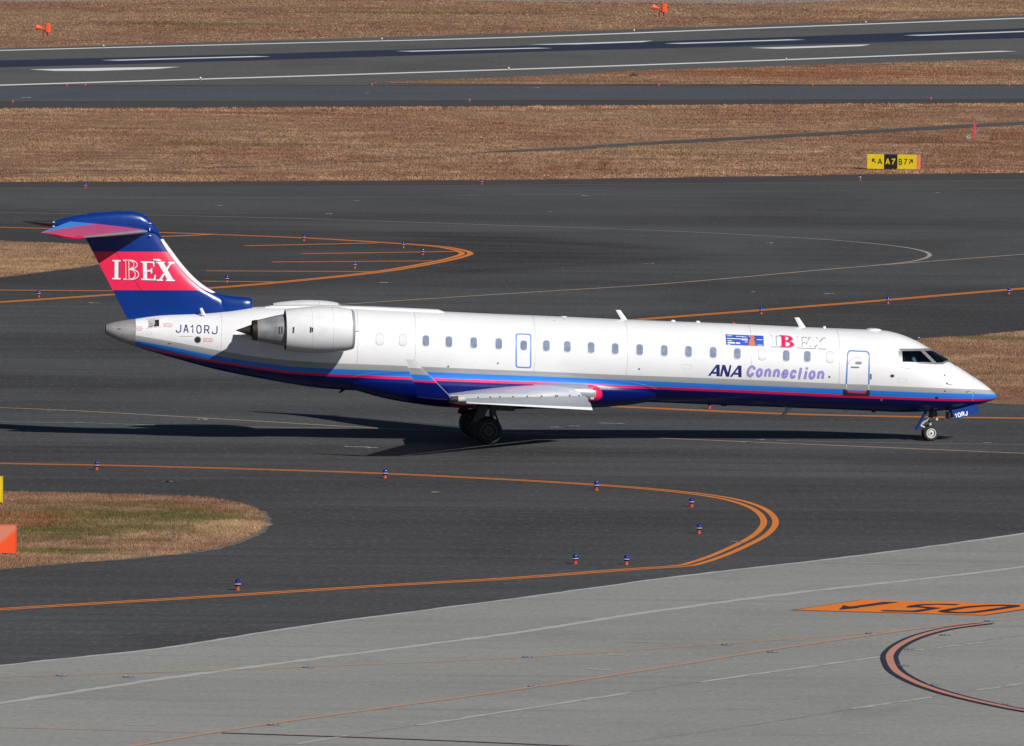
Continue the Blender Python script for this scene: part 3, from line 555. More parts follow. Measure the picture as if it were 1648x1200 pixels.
blades('dry_grass', [(-400, 89), (0, 77), (824, 53), (1648, 24), (2000, 12), (2000, -60), (-400, -60)], 420000, .09, .14, (-85, 85), 26)

# ================================================================== THE AIRLINER
air = empty('airliner', OA); air.matrix_world = Matrix([[*RA[0], OA[0]], [*RA[1], OA[1]], [*RA[2], OA[2]], [0, 0, 0, 1]])
tag(air, 'white twin-engined regional jet with blue and pink stripes taxiing on the asphalt', 'airplane')
AT = [(170, 522), (176, 520), (194, 516), (215, 513), (255, 507), (329, 503), (377, 498.4), (406, 494), (470, 492.8), (569, 494.3), (650, 498.2), (709, 500.7), (779, 504), (913, 509.5), (1011, 514), (1178, 520.4), (1300, 526.3), (1400, 530.2), (1420, 531.2), (1436.7, 534), (1455, 539.6), (1473, 547.3), (1491.6, 557.5), (1502.6, 564.5), (1519, 574.8), (1528, 580.8), (1543, 590.7), (1555.8, 599), (1574, 610.8), (1587, 620), (1596, 627.5), (1602.3, 634), (1604, 638.4)]
AB = [(170, 536), (178, 541.7), (196, 550), (216.6, 557), (280, 576), (357, 596.5), (418, 608.5), (449, 614), (513, 624), (559, 627.5), (700, 633.5), (850, 639.5), (1040, 646.6), (1178, 652.2), (1350, 658.7), (1400, 661), (1436.7, 662.6), (1473, 662.6), (1510, 661), (1532, 659), (1555.8, 655.2), (1574, 651), (1592.4, 645.4), (1601.6, 641.6), (1604, 638.4)]
XN = P2L(1604, 638.4)[0]
def prof(A):
    q = [P2L(*p) for p in A]; return pchip([math.sqrt(max(XN-p[0], 0)) for p in q], [p[2] for p in q])
_top, _bot = prof(AT), prof(AB)
def ztop(x): return float(_top(math.sqrt(max(XN-x, 0))))
def zbot(x): return float(_bot(math.sqrt(max(XN-x, 0))))
_w = pchip([0, .05, .15, .3, .6, 1, 1.5, 2.2, 3, 3.8, 4.6, 8, 21, 22.6, 24.2, 25.6, 27.2, 28.95, 29.5, 29.95], [0, .13, .26, .40, .58, .76, .95, 1.13, 1.26, 1.325, 1.345, 1.345, 1.345, 1.31, 1.20, 1.05, .80, .47, .34, .155])
def half(x): return float(_w(XN-x))
def sect(x):
    a, b = ztop(x), zbot(x); return (a+b)/2, max((a-b)/2, 1e-4), half(x)
def fus_y(x, z):
    zc, h, w = sect(x); return w*math.sqrt(max(0.0, 1-((z-zc)/h)**2))
def fus_p(x, ph, k=1.0, side=-1):
    zc, h, w = sect(x); return np.array((x, side*w*k*math.sin(ph), zc+h*k*math.cos(ph)))
def fphi(x, z):
    zc, h, w = sect(x); return math.acos(max(-1, min(1, (z-zc)/h)))
def skin(off, surf=None):
    surf = surf or fus_y
    def f(px, py):
        y = -1.2
        for _ in range(4): q = P2L(px, py, y); y = -surf(q[0], q[2])
        return (q[0], y-off, q[2])
    return f
_sk0 = skin(0)
def stripe(tab):
    q = [_sk0(*p) for p in tab]; return lerpf([p[0] for p in q], [p[2] for p in q])
XST = (216.6, 271.4, 332, 398.8, 462, 538.4, 615, 690, 778, 887, 976.6, 1091, 1193, 1350, 1444, 1507, 1576, 1598)
ST = [stripe(list(zip(XST, Y))) for Y in (
    (539, 548.4, 560, 572, 579.5, 584.2, 587, 590.2, 594, 598.3, 602.3, 606.4, 610.3, 617.2, 621.5, 624, 626.2, 627.5),
    (547.8, 557, 569.6, 580.7, 589.3, 593.4, 596, 598.5, 602, 606, 610, 615, 619.6, 625.7, 629.8, 632, 633.4, 634.2),
    (555.8, 566.3, 577.7, 588, 597, 602, 605, 607.6, 611, 615, 618.8, 623.4, 627.6, 634.6, 638.6, 640.8, 641.5, 641.2),
    (557.5, 569.8, 581.4, 591.8, 601.2, 606, 609, 611.6, 615, 619, 622.8, 627.6, 631.8, 639.2, 642.6, 644.8, 645.6, 643.6))]
XJ = P2L(216.6, 535)[0]                                   # joint with the metal tail cone
def fuselage():
    d = list(np.geomspace(.004, 2.5, 26))+list(np.linspace(2.5, 5, 16)[1:])+list(np.linspace(5, XN-XJ, 62)[1:])
    SEG = (16, 2, 3, 2, 9); rings = []; mats = []
    for m, s in enumerate(SEG): mats += [m]*s
    for dd in d:
        x = XN-dd; b = [0]+[fphi(x, f(x)) for f in ST]+[math.pi]
        for k in range(1, 6): b[k] = max(b[k], b[k-1])
        hp = [b[m]+(b[m+1]-b[m])*k/s for m, s in enumerate(SEG) for k in range(s)]+[math.pi]
        rings.append([fus_p(x, p) for p in hp]+[fus_p(x, p, 1, 1) for p in hp[-2:0:-1]])
    n = len(mats); mm = mats+mats[::-1]
    mb = MB(); mb.loft(rings, mi=lambda i, j: mm[j]); return mb
fus = fuselage().build('fuselage', [white_p, grey_p, blue_p, pink_p, navy_p, dark_p], air, smooth=50)

# cockpit windows: the openings are cut through the skin
def edge(pts, cph):
    out = []
    for k, p in enumerate(pts):
        if p[1] is None: out.append((P2L(p[0], p[2])[0], cph))
        else: q = _sk0(*p); out.append((q[0], fphi(q[0], q[2])))
    return out
def poly2(A, n):
    t = np.linspace(0, len(A)-1, n); i = np.arange(len(A)); return list(zip(np.interp(t, i, [a[0] for a in A]), np.interp(t, i, [a[1] for a in A])))
def patch(T, B, off, mb, side=-1, n=10, m=5, mi=0, inner=None):
    """thin plate on the skin between an upper and a lower edge given as (x, angle)"""
    T = poly2(T, n); B = poly2(B, n); k = []
    for o in (off, inner if inner is not None else off-.02):
        vs = []
        for a, b in zip(T, B):
            for j in range(m):
                u = j/(m-1); x = a[0]+(b[0]-a[0])*u; ph = a[1]+(b[1]-a[1])*u
                if abs(o) < .2:
                    p = fus_p(x, ph, 1, side); zc = sect(x)[0]; r = p-np.array((x, 0, zc)); p = p+r/np.linalg.norm(r)*o
                else: p = fus_p(x, ph, 1+o, side)
                vs.append(p)
        k.append(vs)
    N = n*m; fs = []
    for i in range(n-1):
        for j in range(m-1):
            a = i*m+j; fs += [(a, a+1, a+m+1, a+m), (N+a, N+a+m, N+a+m+1, N+a+1)]
    for i in range(n-1): a = i*m; fs += [(a, a+m, N+a+m, N+a), (a+m-1, N+a+m-1, N+a+2*m-1, a+2*m-1)]
    for j in range(m-1): a = j; fs += [(a, N+a, N+a+1, a+1)]; a = (n-1)*m+j; fs += [(a, a+1, N+a+1, N+a)]
    mb.add(k[0]+k[1], fs, mi)
PC = .075
sT = edge([(1451.7, 565.2), (1466, 565.0), (1481.6, 565.0)], PC); sB = edge([(1452.4, 582.2), (1476, 583), (1501.2, 583.8)], PC)
wT = edge([(1487.4, 565.2), (1495, 564.9)], PC)+[(P2L(1505.5, 566.5)[0], PC)]; wB = edge([(1507, 583.9), (1516, 583.4)], PC)+[(P2L(1529, 581.5)[0], PC)]
fT = edge([(1446, 561.2), (1466, 561.3), (1482, 561.3), (1493, 561.0)], PC)+[(P2L(1502, 563)[0], .03)]
fB = edge([(1446.6, 586), (1476, 586.2), (1503, 586.6), (1519, 586.2)], PC)+[(P2L(1533.5, 585)[0], .03)]
cT = edge([(1450.2, 563.6), (1466, 563.4), (1482, 563.4), (1494, 563.2)], PC)+[(P2L(1504.3, 565.5)[0], .05)]
cB = edge([(1450.8, 583.6), (1476, 584.6), (1503, 585.1), (1517, 584.7)], PC)+[(P2L(1531, 583.2)[0], .05)]
for sd in (-1, 1):
    cb = MB(); patch(cT, cB, .06, cb, sd, 14, 5, inner=-.62); cut = cb.build('cutter', dark_p, air, smooth=0); bpy.context.view_layer.update()
    mo = fus.modifiers.new('cut', 'BOOLEAN'); mo.operation = 'DIFFERENCE'; mo.object = cut; mo.solver = 'EXACT'
    dg = bpy.context.evaluated_depsgraph_get(); nm = bpy.data.meshes.new_from_object(fus.evaluated_get(dg)); fus.modifiers.clear(); fus.data = nm; bpy.data.objects.remove(cut)
fus.data.name = 'fuselage'
for p in fus.data.polygons:
    c = p.center
    if 13.7 < c.x < 15.85:
        zc, h, w = sect(c.x); r = math.hypot(c.y/max(w, .01), (c.z-zc)/h)
        if r < .965 and c.x < 16.5: p.material_index = 5; p.use_smooth = False
for sd in (-1, 1):
    mb = MB(); patch(sT, sB, .006, mb, sd, 8, 5); mb.build('side_window', glass_m, air)
    mb = MB(); patch(wT, wB, .006, mb, sd, 8, 6); mb.build('windscreen', glass_m, air)
    mb = MB()
    patch(fT, poly2(edge([(1451, 565.0), (1466, 564.8), (1482, 564.8), (1494, 564.6)], PC)+[(P2L(1505, 566.2)[0], .03)], 9), .012, mb, sd, 12, 3)
    patch(edge([(1451, 582.4), (1476, 583.2), (1503, 584), (1517, 583.7)], PC)+[(P2L(1530.5, 582)[0], .03)], fB, .012, mb, sd, 12, 3)
    patch(edge([(1446.4, 564.6), (1451.6, 564.9)], PC), edge([(1447, 582.6), (1452.3, 582.4)], PC), .0125, mb, sd, 4, 5)
    patch(edge([(1481.3, 564.7), (1487.7, 564.7)], PC), edge([(1500.8, 584), (1507.4, 584.1)], PC), .0128, mb, sd, 4, 7)
    patch([wT[-1], (wT[-1][0], .0)], [wB[-1], (wB[-1][0], .0)], .0126, mb, sd, 4, 7)
    mb.build('window_frame', frame_p, air)
for sd in (-1, 1):
    mb = MB(); a = fus_p(P2L(1537, 585)[0], .3, 1.01, sd); b = fus_p(P2L(1524, 578)[0], .24, 1.02, sd); b2 = fus_p(P2L(1514, 572)[0], .12, 1.03, sd)
    mb.tube(a, b, .012, .012, 6); mb.tube(b, b2, .014, .010, 6); mb.build('wiper', dark_p, air)

# tail cone of bare metal
mb = MB(); R = []
for x in np.linspace(XJ+.004, P2L(170, 530)[0], 12): R.append([fus_p(x, p) for p in np.linspace(0, 2*math.pi, 40, endpoint=False)])
R.append([(R[-1][0][0]+.0, p[1]*.88, (p[2]-sect(R[-1][0][0])[0])*.88+sect(R[-1][0][0])[0]) for p in R[-1]]); R.append([(p[0]+.5, p[1]*.9, (p[2]-sect(R[-3][0][0])[0])*.9+sect(R[-3][0][0])[0]) for p in R[-1]])
mb.loft(R, mi=lambda i, j: 1 if i >= 12 else (2 if i == 10 else 0)); cone = mb.build('tail_cone', [alu_p, dark_p, core_p], air, smooth=40)

# belly fairing where the wing passes under the cabin
x0, x1 = P2L(563, 615)[0], P2L(1050, 640)[0]
_fb = pchip([P2L(*p)[0] for p in ((563, 624), (574, 627.6), (606, 637), (640, 644.6), (680, 650.5), (717, 654.6), (778, 657.6), (857, 657.5), (956, 655.6), (1002, 652), (1030, 648.2), (1050, 646.4))], [P2L(*p)[2] for p in ((563, 626), (574, 628.6), (606, 637.5), (640, 645), (680, 651), (717, 655), (778, 657.8), (857, 657.5), (956, 655.6), (1002, 652), (1030, 648), (1050, 644))])
_bw = pchip(np.array([0, .04, .14, .3, .5, .75, .9, 1])*(x1-x0)+x0, [-.06, .0, .07, .16, .18, .15, .05, -.05])
_zt = pchip(np.array([0, .06, .2, .35, .7, .86, .95, 1])*(x1-x0)+x0, [-.24, -.10, .02, .06, .06, -.02, -.12, -.26])
def fair_top(x): return ST[1](x)+float(_zt(x))
def fair_w(x): return fus_y(x, fair_top(x)-.1)+float(_bw(x))
def fair_sec(x, zt, zb, W, u):
    s_ = min(1, u/.42); s_ = s_*s_*(3-2*s_); n = 2.7; return (1-s_)*(fus_y(x, zt-(zt-zb)*u)+.004)+s_*max(W*max(0, 1-u**n)**(1/n), 0)
def fair_y(x, z):
    zt, zb, W = fair_top(x), float(_fb(x)), fair_w(x)
    u = (zt-z)/(zt-zb)
    if u <= 0 or u >= 1 or x < x0 or x > x1: return fus_y(x, z)
    return fair_sec(x, zt, zb, W, u)
mb = MB(); R = []; FSEG = (3, 4, 2, 24)
for x in np.linspace(x0, x1, 50):
    zt, zb, W = fair_top(x), float(_fb(x)), fair_w(x); hp = [(fus_y(x, zt+.02)-.02, zt+.02)]
    zb_ = [0]+[min(1, max(0, (zt-f(x))/(zt-zb))) for f in ST[1:]]+[1]; us = [zb_[m]+(zb_[m+1]-zb_[m])*k/q_ for m, q_ in enumerate(FSEG) for k in range(q_)]+[1]
    hp += [(fair_sec(x, zt, zb, W, u), zt-(zt-zb)*u) for u in us]
    R.append([(x, -y, z) for y, z in hp]+[(x, y, z) for y, z in hp[-2::-1]])
xm = [r[0][0] for r in R]; NR = len(R[0])
XP0, XP1 = P2L(722, 650)[0], P2L(822, 650)[0]
def fm(i, j):
    jj = min(j, NR-2-j); x = .5*(xm[i]+xm[i+1]); a, b = R[i][jj], R[i][jj+1] if jj+1 < NR else R[i][jj]; z = .5*(a[2]+b[2])
    if jj >= 10 and XP0 < x < XP1 and z < ST[3](x)-.62: return 2
    return 0 if jj < 4 else (1 if jj < 8 else (2 if jj < 10 else 3))
mb.loft(R, mi=fm, closed=False, caps=False); mb.build('belly_fairing', [grey_p, blue_p, pink_p, navy_p], air, smooth=60)

# dorsal spine
mb = MB(); R = []
for px_, hh in ((425, .004), (440, .05), (500, .06), (600, .065), (690, .065), (706, .06), (714, .004)):
    x = P2L(px_, 495)[0]; z = ztop(x); R.append([(x, .26*math.cos(a), z-.04+(hh+.04)*max(0, math.sin(a))**.5) for a in np.linspace(math.pi, 0, 11)])
mb.loft(R, closed=True); mb.build('spine_fairing', white_p, air)

# ------------------------------------------------------------------ wings
def airfoil(le, te, tc, nup=14, zfrac=(.6, .4), ydir=None, fr=None):
    """closed ring round an airfoil, upper side first from the trailing edge to the nose and back underneath"""
    le = np.asarray(le, float); te = np.asarray(te, float); ch = te-le; c = np.linalg.norm(ch); up = np.array((0, 0, 1.)) if ydir is None else np.asarray(ydir, float)
    fr = fr if fr is not None else (1-np.cos(np.linspace(0, math.pi, nup)))/2
    def th(f): return 5*tc*c*(.2969*math.sqrt(f)-.126*f-.3516*f*f+.2843*f**3-.1015*f**4)*2
    U = [le+ch*f+up*th(f)*zfrac[0] for f in fr]; L = [le+ch*f-up*th(f)*zfrac[1] for f in fr]
    return U[::-1]+L[1:-1]+[L[-1]-up*.004]
def interp_sec(T, y):
    return [float(np.interp(y, [r[0] for r in T], [r[k] for r in T])) for k in range(1, len(T[0]))]
WT = [(1.0, 3.42, 1.69, 4.75, .125, 1.55), (1.6, 3.10, 1.70, 4.35, .125, 1.56), (4.6, 1.33, 1.755, 2.75, .088, 1.70), (10.6, -1.93, 1.93, 1.22, .12, 1.90), (11.15, -2.30, 1.97, 1.12, .09, 1.95)]
def wing(sd):
    w = empty('wing'); w.parent = air
    mb = MB(); R = []
    for y in (1.0, 1.6, 2.6, 3.6, 4.6, 6, 7.5, 9, 10.2, 10.6, 10.9, 11.15):
        xl, zl, ch, tc, zt_ = interp_sec(WT, y); R.append(airfoil((xl, sd*y, zl), (xl-ch, sd*y, zt_), tc))
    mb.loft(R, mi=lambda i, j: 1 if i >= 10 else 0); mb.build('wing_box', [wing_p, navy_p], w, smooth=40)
    # drooped slat: upper and lower edge measured along the leading edge
    mb = MB(); R = []
    for u in np.linspace(0, 1, 12):
        y = 1.78+u*(10.55-1.78); A = np.array((3.20-(3.20+1.76)*u, 1.722+.222*u)); C = np.array((3.50-(3.50+1.70)*u, 1.258+.527*u)); d = C-A; nn = np.array((-d[1], d[0])); nn = nn/np.linalg.norm(nn)*(1 if -d[1] > 0 else -1); L = np.linalg.norm(d)
        pts = [A+d*s+nn*L*.10*math.sin(math.pi*s**.8) for s in np.linspace(0, 1, 7)]; back = [A+d*s+nn*(L*.10*math.sin(math.pi*s**.8)-(.035+.06*math.sin(math.pi*s))*(1-.6*u)) for s in (.96, .7, .4, .1)]
        R.append([(p[0], sd*y, p[1]) for p in pts+back])
    mb.loft(R, mi=lambda i, j: 1 if j == 5 else 0); mb.build('slat', [slat_p, wwhite_p], w, smooth=45)
    for u in (.05, .13, .235, .25, .37, .49, .61, .72, .80, .90):   # short dark slat tracks showing in the slot
        y = 1.78+u*(10.55-1.78); mb = MB(); mb.box((3.215-4.96*u, sd*y, 1.742+.222*u), (.05, .035, .035)); mb.build('slat_track', strutd_p, w, smooth=0)
    mb = MB(); R = []                                     # trailing-edge flap a little below the wing
    for y in (1.7, 4.6, 8.0):
        xl, zl, ch, tc, zt_ = interp_sec(WT, y); R.append(airfoil((xl-ch*.80, sd*y, zt_-.03), (xl-ch*1.03, sd*y, zt_-.05), .10))
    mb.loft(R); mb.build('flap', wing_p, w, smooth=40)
    for y, L in ((3.2, 1.5), (5.0, .9)):       # flap track canoes
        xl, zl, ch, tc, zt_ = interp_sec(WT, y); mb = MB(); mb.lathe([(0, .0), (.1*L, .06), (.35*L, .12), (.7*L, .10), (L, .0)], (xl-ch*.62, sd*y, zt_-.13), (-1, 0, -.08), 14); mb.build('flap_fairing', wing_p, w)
    # winglet with the livery stripes
    B = [(-2.30, 11.15, 1.97, -3.42), (-2.34, 11.20, 2.02, -3.40)]; b0 = np.array((-2.36, 11.22, 2.06, -3.39)); b1 = np.array((-3.605, 11.60, 3.167, -3.89))
    us = (0, .34, .395, .565, .755, 1.0); secs = [np.array(B[0])]+[b0+(b1-b0)*u for u in us]
    R = [airfoil((s[0], sd*s[1], s[2]), (s[3], sd*s[1], s[2]), .055, ydir=(0, -sd*.95, .3), zfrac=(.5, .5), nup=10) for s in secs]
    mb = MB(); mm = [4, 4, 3, 2, 1, 0]; mb.loft(R, mi=lambda i, j: 5 if (j in (8, 9)) else mm[i]); mb.build('winglet', [white_p, grey_p, blue_p, pink_p, navy_p, slat_p], w, smooth=50)
    mb = MB(); mb.lathe([(-.34, .02), (-.28, .075), (0, .10), (.2, .085), (.27, .0)], (-2.05, sd*11.0, 1.93), (1, 0, .02), 16, mi=lambda i, j: 1 if i >= 2 else 0); mb.build('navigation_light', [seal_p, lens_m], w)
    # root glove with the pink band
    mb = MB(); R = []; GZ = P2L(960, 634.6, -1.8)[2]
    for px_, ky, kz in ((860, .9, .8), (900, 1, .95), (925, 1, 1.02), (940, 1, 1.02), (948, .99, .99), (952, .98, .98), (955, .965, .965), (958, .945, .945), (961, .91, .91), (964, .865, .865), (967, .80, .80), (970, .68, .68), (973, .48, .48), (975.8, .15, .15)):
        x = P2L(px_, 633, -1.7)[0]; yb = fair_y(x, 1.6)-.12; R.append([(x, sd*(yb+(.46*ky)*abs(math.sin(a))**.7), GZ+.30*kz*math.cos(a)) for a in np.linspace(0, math.pi, 12)])
    mb.loft(R, mi=lambda i, j: 1 if i >= (8, 8, 8, 7, 6, 5, 4, 4, 4, 4, 4)[min(abs(2*j-10), 10)] else 0); mb.build('root_fillet', [slat_p, pink_p], w, smooth=60)
    mb = MB(); p = P2L(954, 640.5, -1.95); mb.box((p[0]-.02, sd*1.93, p[2]), (.10, .12, .07)); mb.build('landing_light', lens_m, w, smooth=0)
    return w
wing(-1); wing(1)

# ------------------------------------------------------------------ tail fin
TE0, TE1 = (137.6, 382.4), (205, 512.4)
def finTE(r): return TE0[0]+(r-TE0[1])*(TE1[0]-TE0[0])/(TE1[1]-TE0[1])
_LE = pchip([345, 353, 373.5, 384, 408, 422, 450, 466.5, 472, 478, 500, 520], [232, 239.6, 255, 261.5, 279, 289.5, 315.5, 338.5, 350, 362, 392, 405])
def finHG(r): return 178+(r-392.6)*(250-178)/(502-392.6)
def finth(r): return float(np.interp(r, [345, 384, 470, 520], [.12, .145, .185, .2]))
def fin_half(px_, r):                                     # half thickness of fin at a photo row and column
    l = float(_LE(r)); t_ = finTE(r); f = max(0, min(1, (l-px_)/(l-t_))); return finth(r)*min(1, math.sqrt(max(f, 0)/.14))*(1 if f < .35 else 1-.93*((f-.35)/.65)**1.15)
ROWS = [346, 353, 362, 373.5, 384, 394, 404.5, 415, 425, 436, 447, 457, 466.5, 474, 484, 494, 504, 513, 522]
def fin_mat(r0, r1):
    m = (r0+r1)/2; return 1 if 404.5 < m < 466.5 else (0 if m < 404.5 else 2)
def finloft(name, cols, mats, cm, smooth=45, rows=ROWS):
    mb = MB(); R = []
    for r in rows:
        c = cols(r); ring = []
        for s in (-1, 1):
            for p in (c if s < 0 else c[::-1]):
                q = P2L(p, r); ring.append((q[0], s*max(fin_half(p, r), .008), q[2]))
        R.append(ring)
    mb.loft(R, mi=lambda i, j: cm(rows[i], rows[i+1])); return mb.build(name, mats, air, smooth=smooth)
def cols_fin(r):
    l = float(_LE(r)); h = finHG(r)+.45; return [l-(l-h)*f for f in (0, .01, .03, .07, .13, .22, .35, .5, .65, .8, .92, 1)]
def cols_rud(r):
    h = finHG(r)-.45; t_ = finTE(r); return [h+(t_-h)*f for f in (0, .04, .3, .6, .85, 1)]
fin = finloft('fin', cols_fin, [royal_p, pinkf_p, royal_p], fin_mat)
mb = MB(); R = []
for r in [374]+ROWS[4:18]:                                # dark seal in the rudder gap
    h_ = finHG(r); ring_ = []
    for s_, cs in ((-1, (h_+1.6, h_-1.6)), (1, (h_-1.6, h_+1.6))):
        for p_ in cs: q = P2L(p_, r); ring_.append((q[0], s_*fin_half(h_, r)*.88, q[2]))
    R.append(ring_)
mb.loft(R); mb.build('rudder_seal', seal_p, air, smooth=0)
rud = finloft('rudder', cols_rud, [royal_p, pinkf_p, royal_p], fin_mat, rows=[372]+ROWS[4:18])
mb = MB(); R = []                                         # white leading-edge strip
for r in np.linspace(384, 470, 16):
    l = float(_LE(r)); wd = float(np.interp(r, [384, 400, 450, 466, 472.5], [4.6, 6.4, 6.6, 7, 7.5])); ring = []
    for s, cs in ((-1, (wd, wd*.6, wd*.25, 0)), (1, (.0, wd*.25, wd*.6, wd))):
        for k in cs: q = P2L(l-k+1.2, r+.2*k); ring.append((q[0], s*(fin_half(l-k, r)+.008), q[2]))
    R.append(ring)
mb.loft(R, closed=False, caps=False); mb.build('fin_leading_edge', white_p, air, smooth=60)
mb = MB(); R = []                                         # blue dorsal fairing
for px_, tp, wd in ((344, 471, .10), (352, 472.6, .17), (362, 474.5, .2), (376, 476.5, .21), (390, 477.6, .21), (402, 478.6, .20), (405, 480.5, .17), (405.8, 486, .1)):
    q = P2L(px_, tp); zb = ztop(q[0])-.12; R.append([(q[0], wd*math.cos(a)*(1 if math.sin(a) > 0 else 1), zb+(q[2]-zb)*max(0, math.sin(a))**.6) for a in np.linspace(math.pi, 0, 13)])
mb.loft(R); mb.build('dorsal_fairing', royal_p, air, smooth=50)
mb = MB(); R = []                                         # bullet fairing on top of the fin
for px_, tp, bt, wd in ((86.6, 356, 365, .10), (100, 351.5, 367.5, .15), (122, 346.8, 368, .18), (153, 341.9, 372, .21), (191, 339.2, 376, .22), (212, 339.6, 378, .22), (226, 342.5, 377, .21), (236, 348, 376, .20), (245, 358, 377, .17), (252, 367, 378, .14), (258, 377, 383, .08)):
    a_, b_ = P2L(px_, tp), P2L(px_, bt); zc, h = (a_[2]+b_[2])/2, (a_[2]-b_[2])/2; R.append([(a_[0], wd*math.sin(t)*abs(math.sin(t))**-.2 if abs(math.sin(t)) > 1e-3 else 0, zc+h*math.cos(t)) for t in np.linspace(0, 2*math.pi, 24, endpoint=False)])
mb.loft(R); mb.build('bullet_fairing', royal_p, air, smooth=50)
mb = MB(); a_, b_ = P2L(87, 359.6), P2L(36, 355.8); mb.lathe([(0, .092), (.25, .078), (.6, .048), (.9, .022), (1.06, .006)], a_, b_-a_, 16); mb.build('tail_spike', blackp, air)
# horizontal stabilisers
for sd in (-1, 1):
    r0, r1 = (np.array((-11.379, .2, 6.463)), np.array((-13.961, .2, 6.672))), (np.array((-13.90, 4.2, 6.315)), np.array((-15.21, 4.2, 6.425)))
    R = []; us = (0, .2, .4, .6, .8, .93, 1.0, 1.012)
    for u in us:
        le = r0[0]+(r1[0]-r0[0])*u; te = r0[1]+(r1[1]-r0[1])*u
        if u > 1: le = le+(te-le)*.18; te = te+(le-te)*.02
        le[1] *= sd; te[1] *= sd; b = .66+.28*min(u, 1); g_ = .075-.015*u
        R.append(airfoil(le, te, .075 if u <= 1 else .02, zfrac=(.22, .78), fr=[0, .006, .025, .05, g_, .2, .35, .5, b-.05 if b-.05 > .52 else .55, b, b+(1-b)*.5, 1]))
    mb = MB()
    def sm(i, j):
        k = 10-j if j <= 10 else j-11
        if i >= 5: return 3 if i >= 6 or k <= 4 else (2 if k >= 9 else 0)
        return 1 if k < 4 else (2 if k >= 9 else 0)
    mb.loft(R, mi=sm); mb.build('stabiliser', [pinks_p, slat_p, M('stabiliser_blue_skylit', (.075, .28, .80), .4, var=.05), pink_p], air, smooth=50)  # stripe blue made lighter here: sky light on the top painted into the colour

# ------------------------------------------------------------------ engines
EA0, EA1 = np.array((-4.60, 2.15, 3.605)), np.array((-8.50, 2.15, 3.405))
def engine(sd):
    e = empty('engine'); e.parent = air; o = EA0*np.array((1, sd, 1)); ax = (EA1-EA0)*np.array((1, 0, 1))
    mb = MB(); mb.lathe([(.9, .555), (.35, .545), (.12, .545), (.05, .56), (.0, .60), (.02, .635), (.09, .668)], o, ax, 48, caps=False); mb.build('intake_lip', slat_p, e)
    mb = MB(); mb.lathe([(.094, .668), (.25, .705), (.45, .735), (.732, .757)], o, ax, 48, caps=False); mb.build('intake_cowl', nac_p, e)
    mb = MB(); mb.lathe([(.737, .754), (1.0, .768), (1.2, .770), (1.42, .764)], o, ax, 48, caps=False); mb.build('fan_cowl', nac_p, e)
    mb = MB(); mb.lathe([(1.424, .763), (1.7, .744), (2.0, .715), (2.27, .672), (2.268, .655), (1.9, .62)], o, ax, 48, mi=lambda i, j: 1 if i >= 3 else 0, caps=False); mb.build('reverser_cowl', [nac_p, dark_p], e)
    mb = MB(); mb.lathe([(.70, .735), (1.45, .735), (1.95, .65), (1.97, .3)], o, ax, 32, caps=False); mb.build('cowl_liner', dark_p, e)
    mb = MB(); mb.lathe([(.9, .55), (.905, .1)], o, ax, 32); mb.build('fan', strutd_p, e)
    mb = MB(); mb.lathe([(.55, .0), (.6, .06), (.75, .14), (.9, .17)], o, ax, 24); mb.build('spinner', strutd_p, e)
    mb = MB(); mb.lathe([(1.95, .57), (2.15, .55), (2.6, .475), (2.612, .470), (3.2, .335)], o, ax, 40, mi=lambda i, j: 1 if i < 2 else 0, caps=False); mb.build('core_cowl', [core_p, core_p], e)
    mb = MB(); mb.lathe([(3.2, .345), (3.36, .325), (3.36, .295), (3.1, .28)], o, ax, 36, mi=lambda i, j: 1 if i >= 1 else 0, caps=False); mb.build('exhaust_nozzle', [ring_p, dark_p], e)
    mb = MB(); mb.lathe([(3.0, .30), (3.2, .24), (3.36, .195), (3.6, .11), (3.9, .008)], o, ax, 32); mb.build('exhaust_plug', plug_p, e)
    # hinge and latch marks
    mb = MB(); d = ax/np.linalg.norm(ax)
    def on(s, ph, r): return o+d*s+np.array((0, sd*r*math.sin(ph), r*math.cos(ph)))
    for s, r, L in ((2.06, .712, .10), (1.50, .764, .09), (1.44, .766, .07)): mb = MB(); mb.box(on(s, 1.52, r), (.045, .012, L*2)); mb.build('cowl_latch', seal_p, e, smooth=0)
    for s, r in ((2.42, .508), (2.50, .496)): mb = MB(); mb.box(on(s, 1.52, r), (.04, .02, .22)); mb.build('core_vent', seal_p, e, smooth=0)
    mb = MB()
    for s in (.25,): mb.box(on(-.03, 1.62, .62), (.16, .01, .035))
    mb.build('intake_probe', alu_p, e, smooth=0)
    mb = MB(); R = []                                     # pylon
    for y in (.85, 1.25, 1.62): R.append(airfoil((-4.95, sd*y, 3.55), (-8.52+.35*(y-.85), sd*y, 3.20+.05*(y-.85)), .085, nup=12, zfrac=(.5, .5)))
    mb.loft(R); mb.build('pylon', white_p, e, smooth=40)
engine(-1); engine(1)

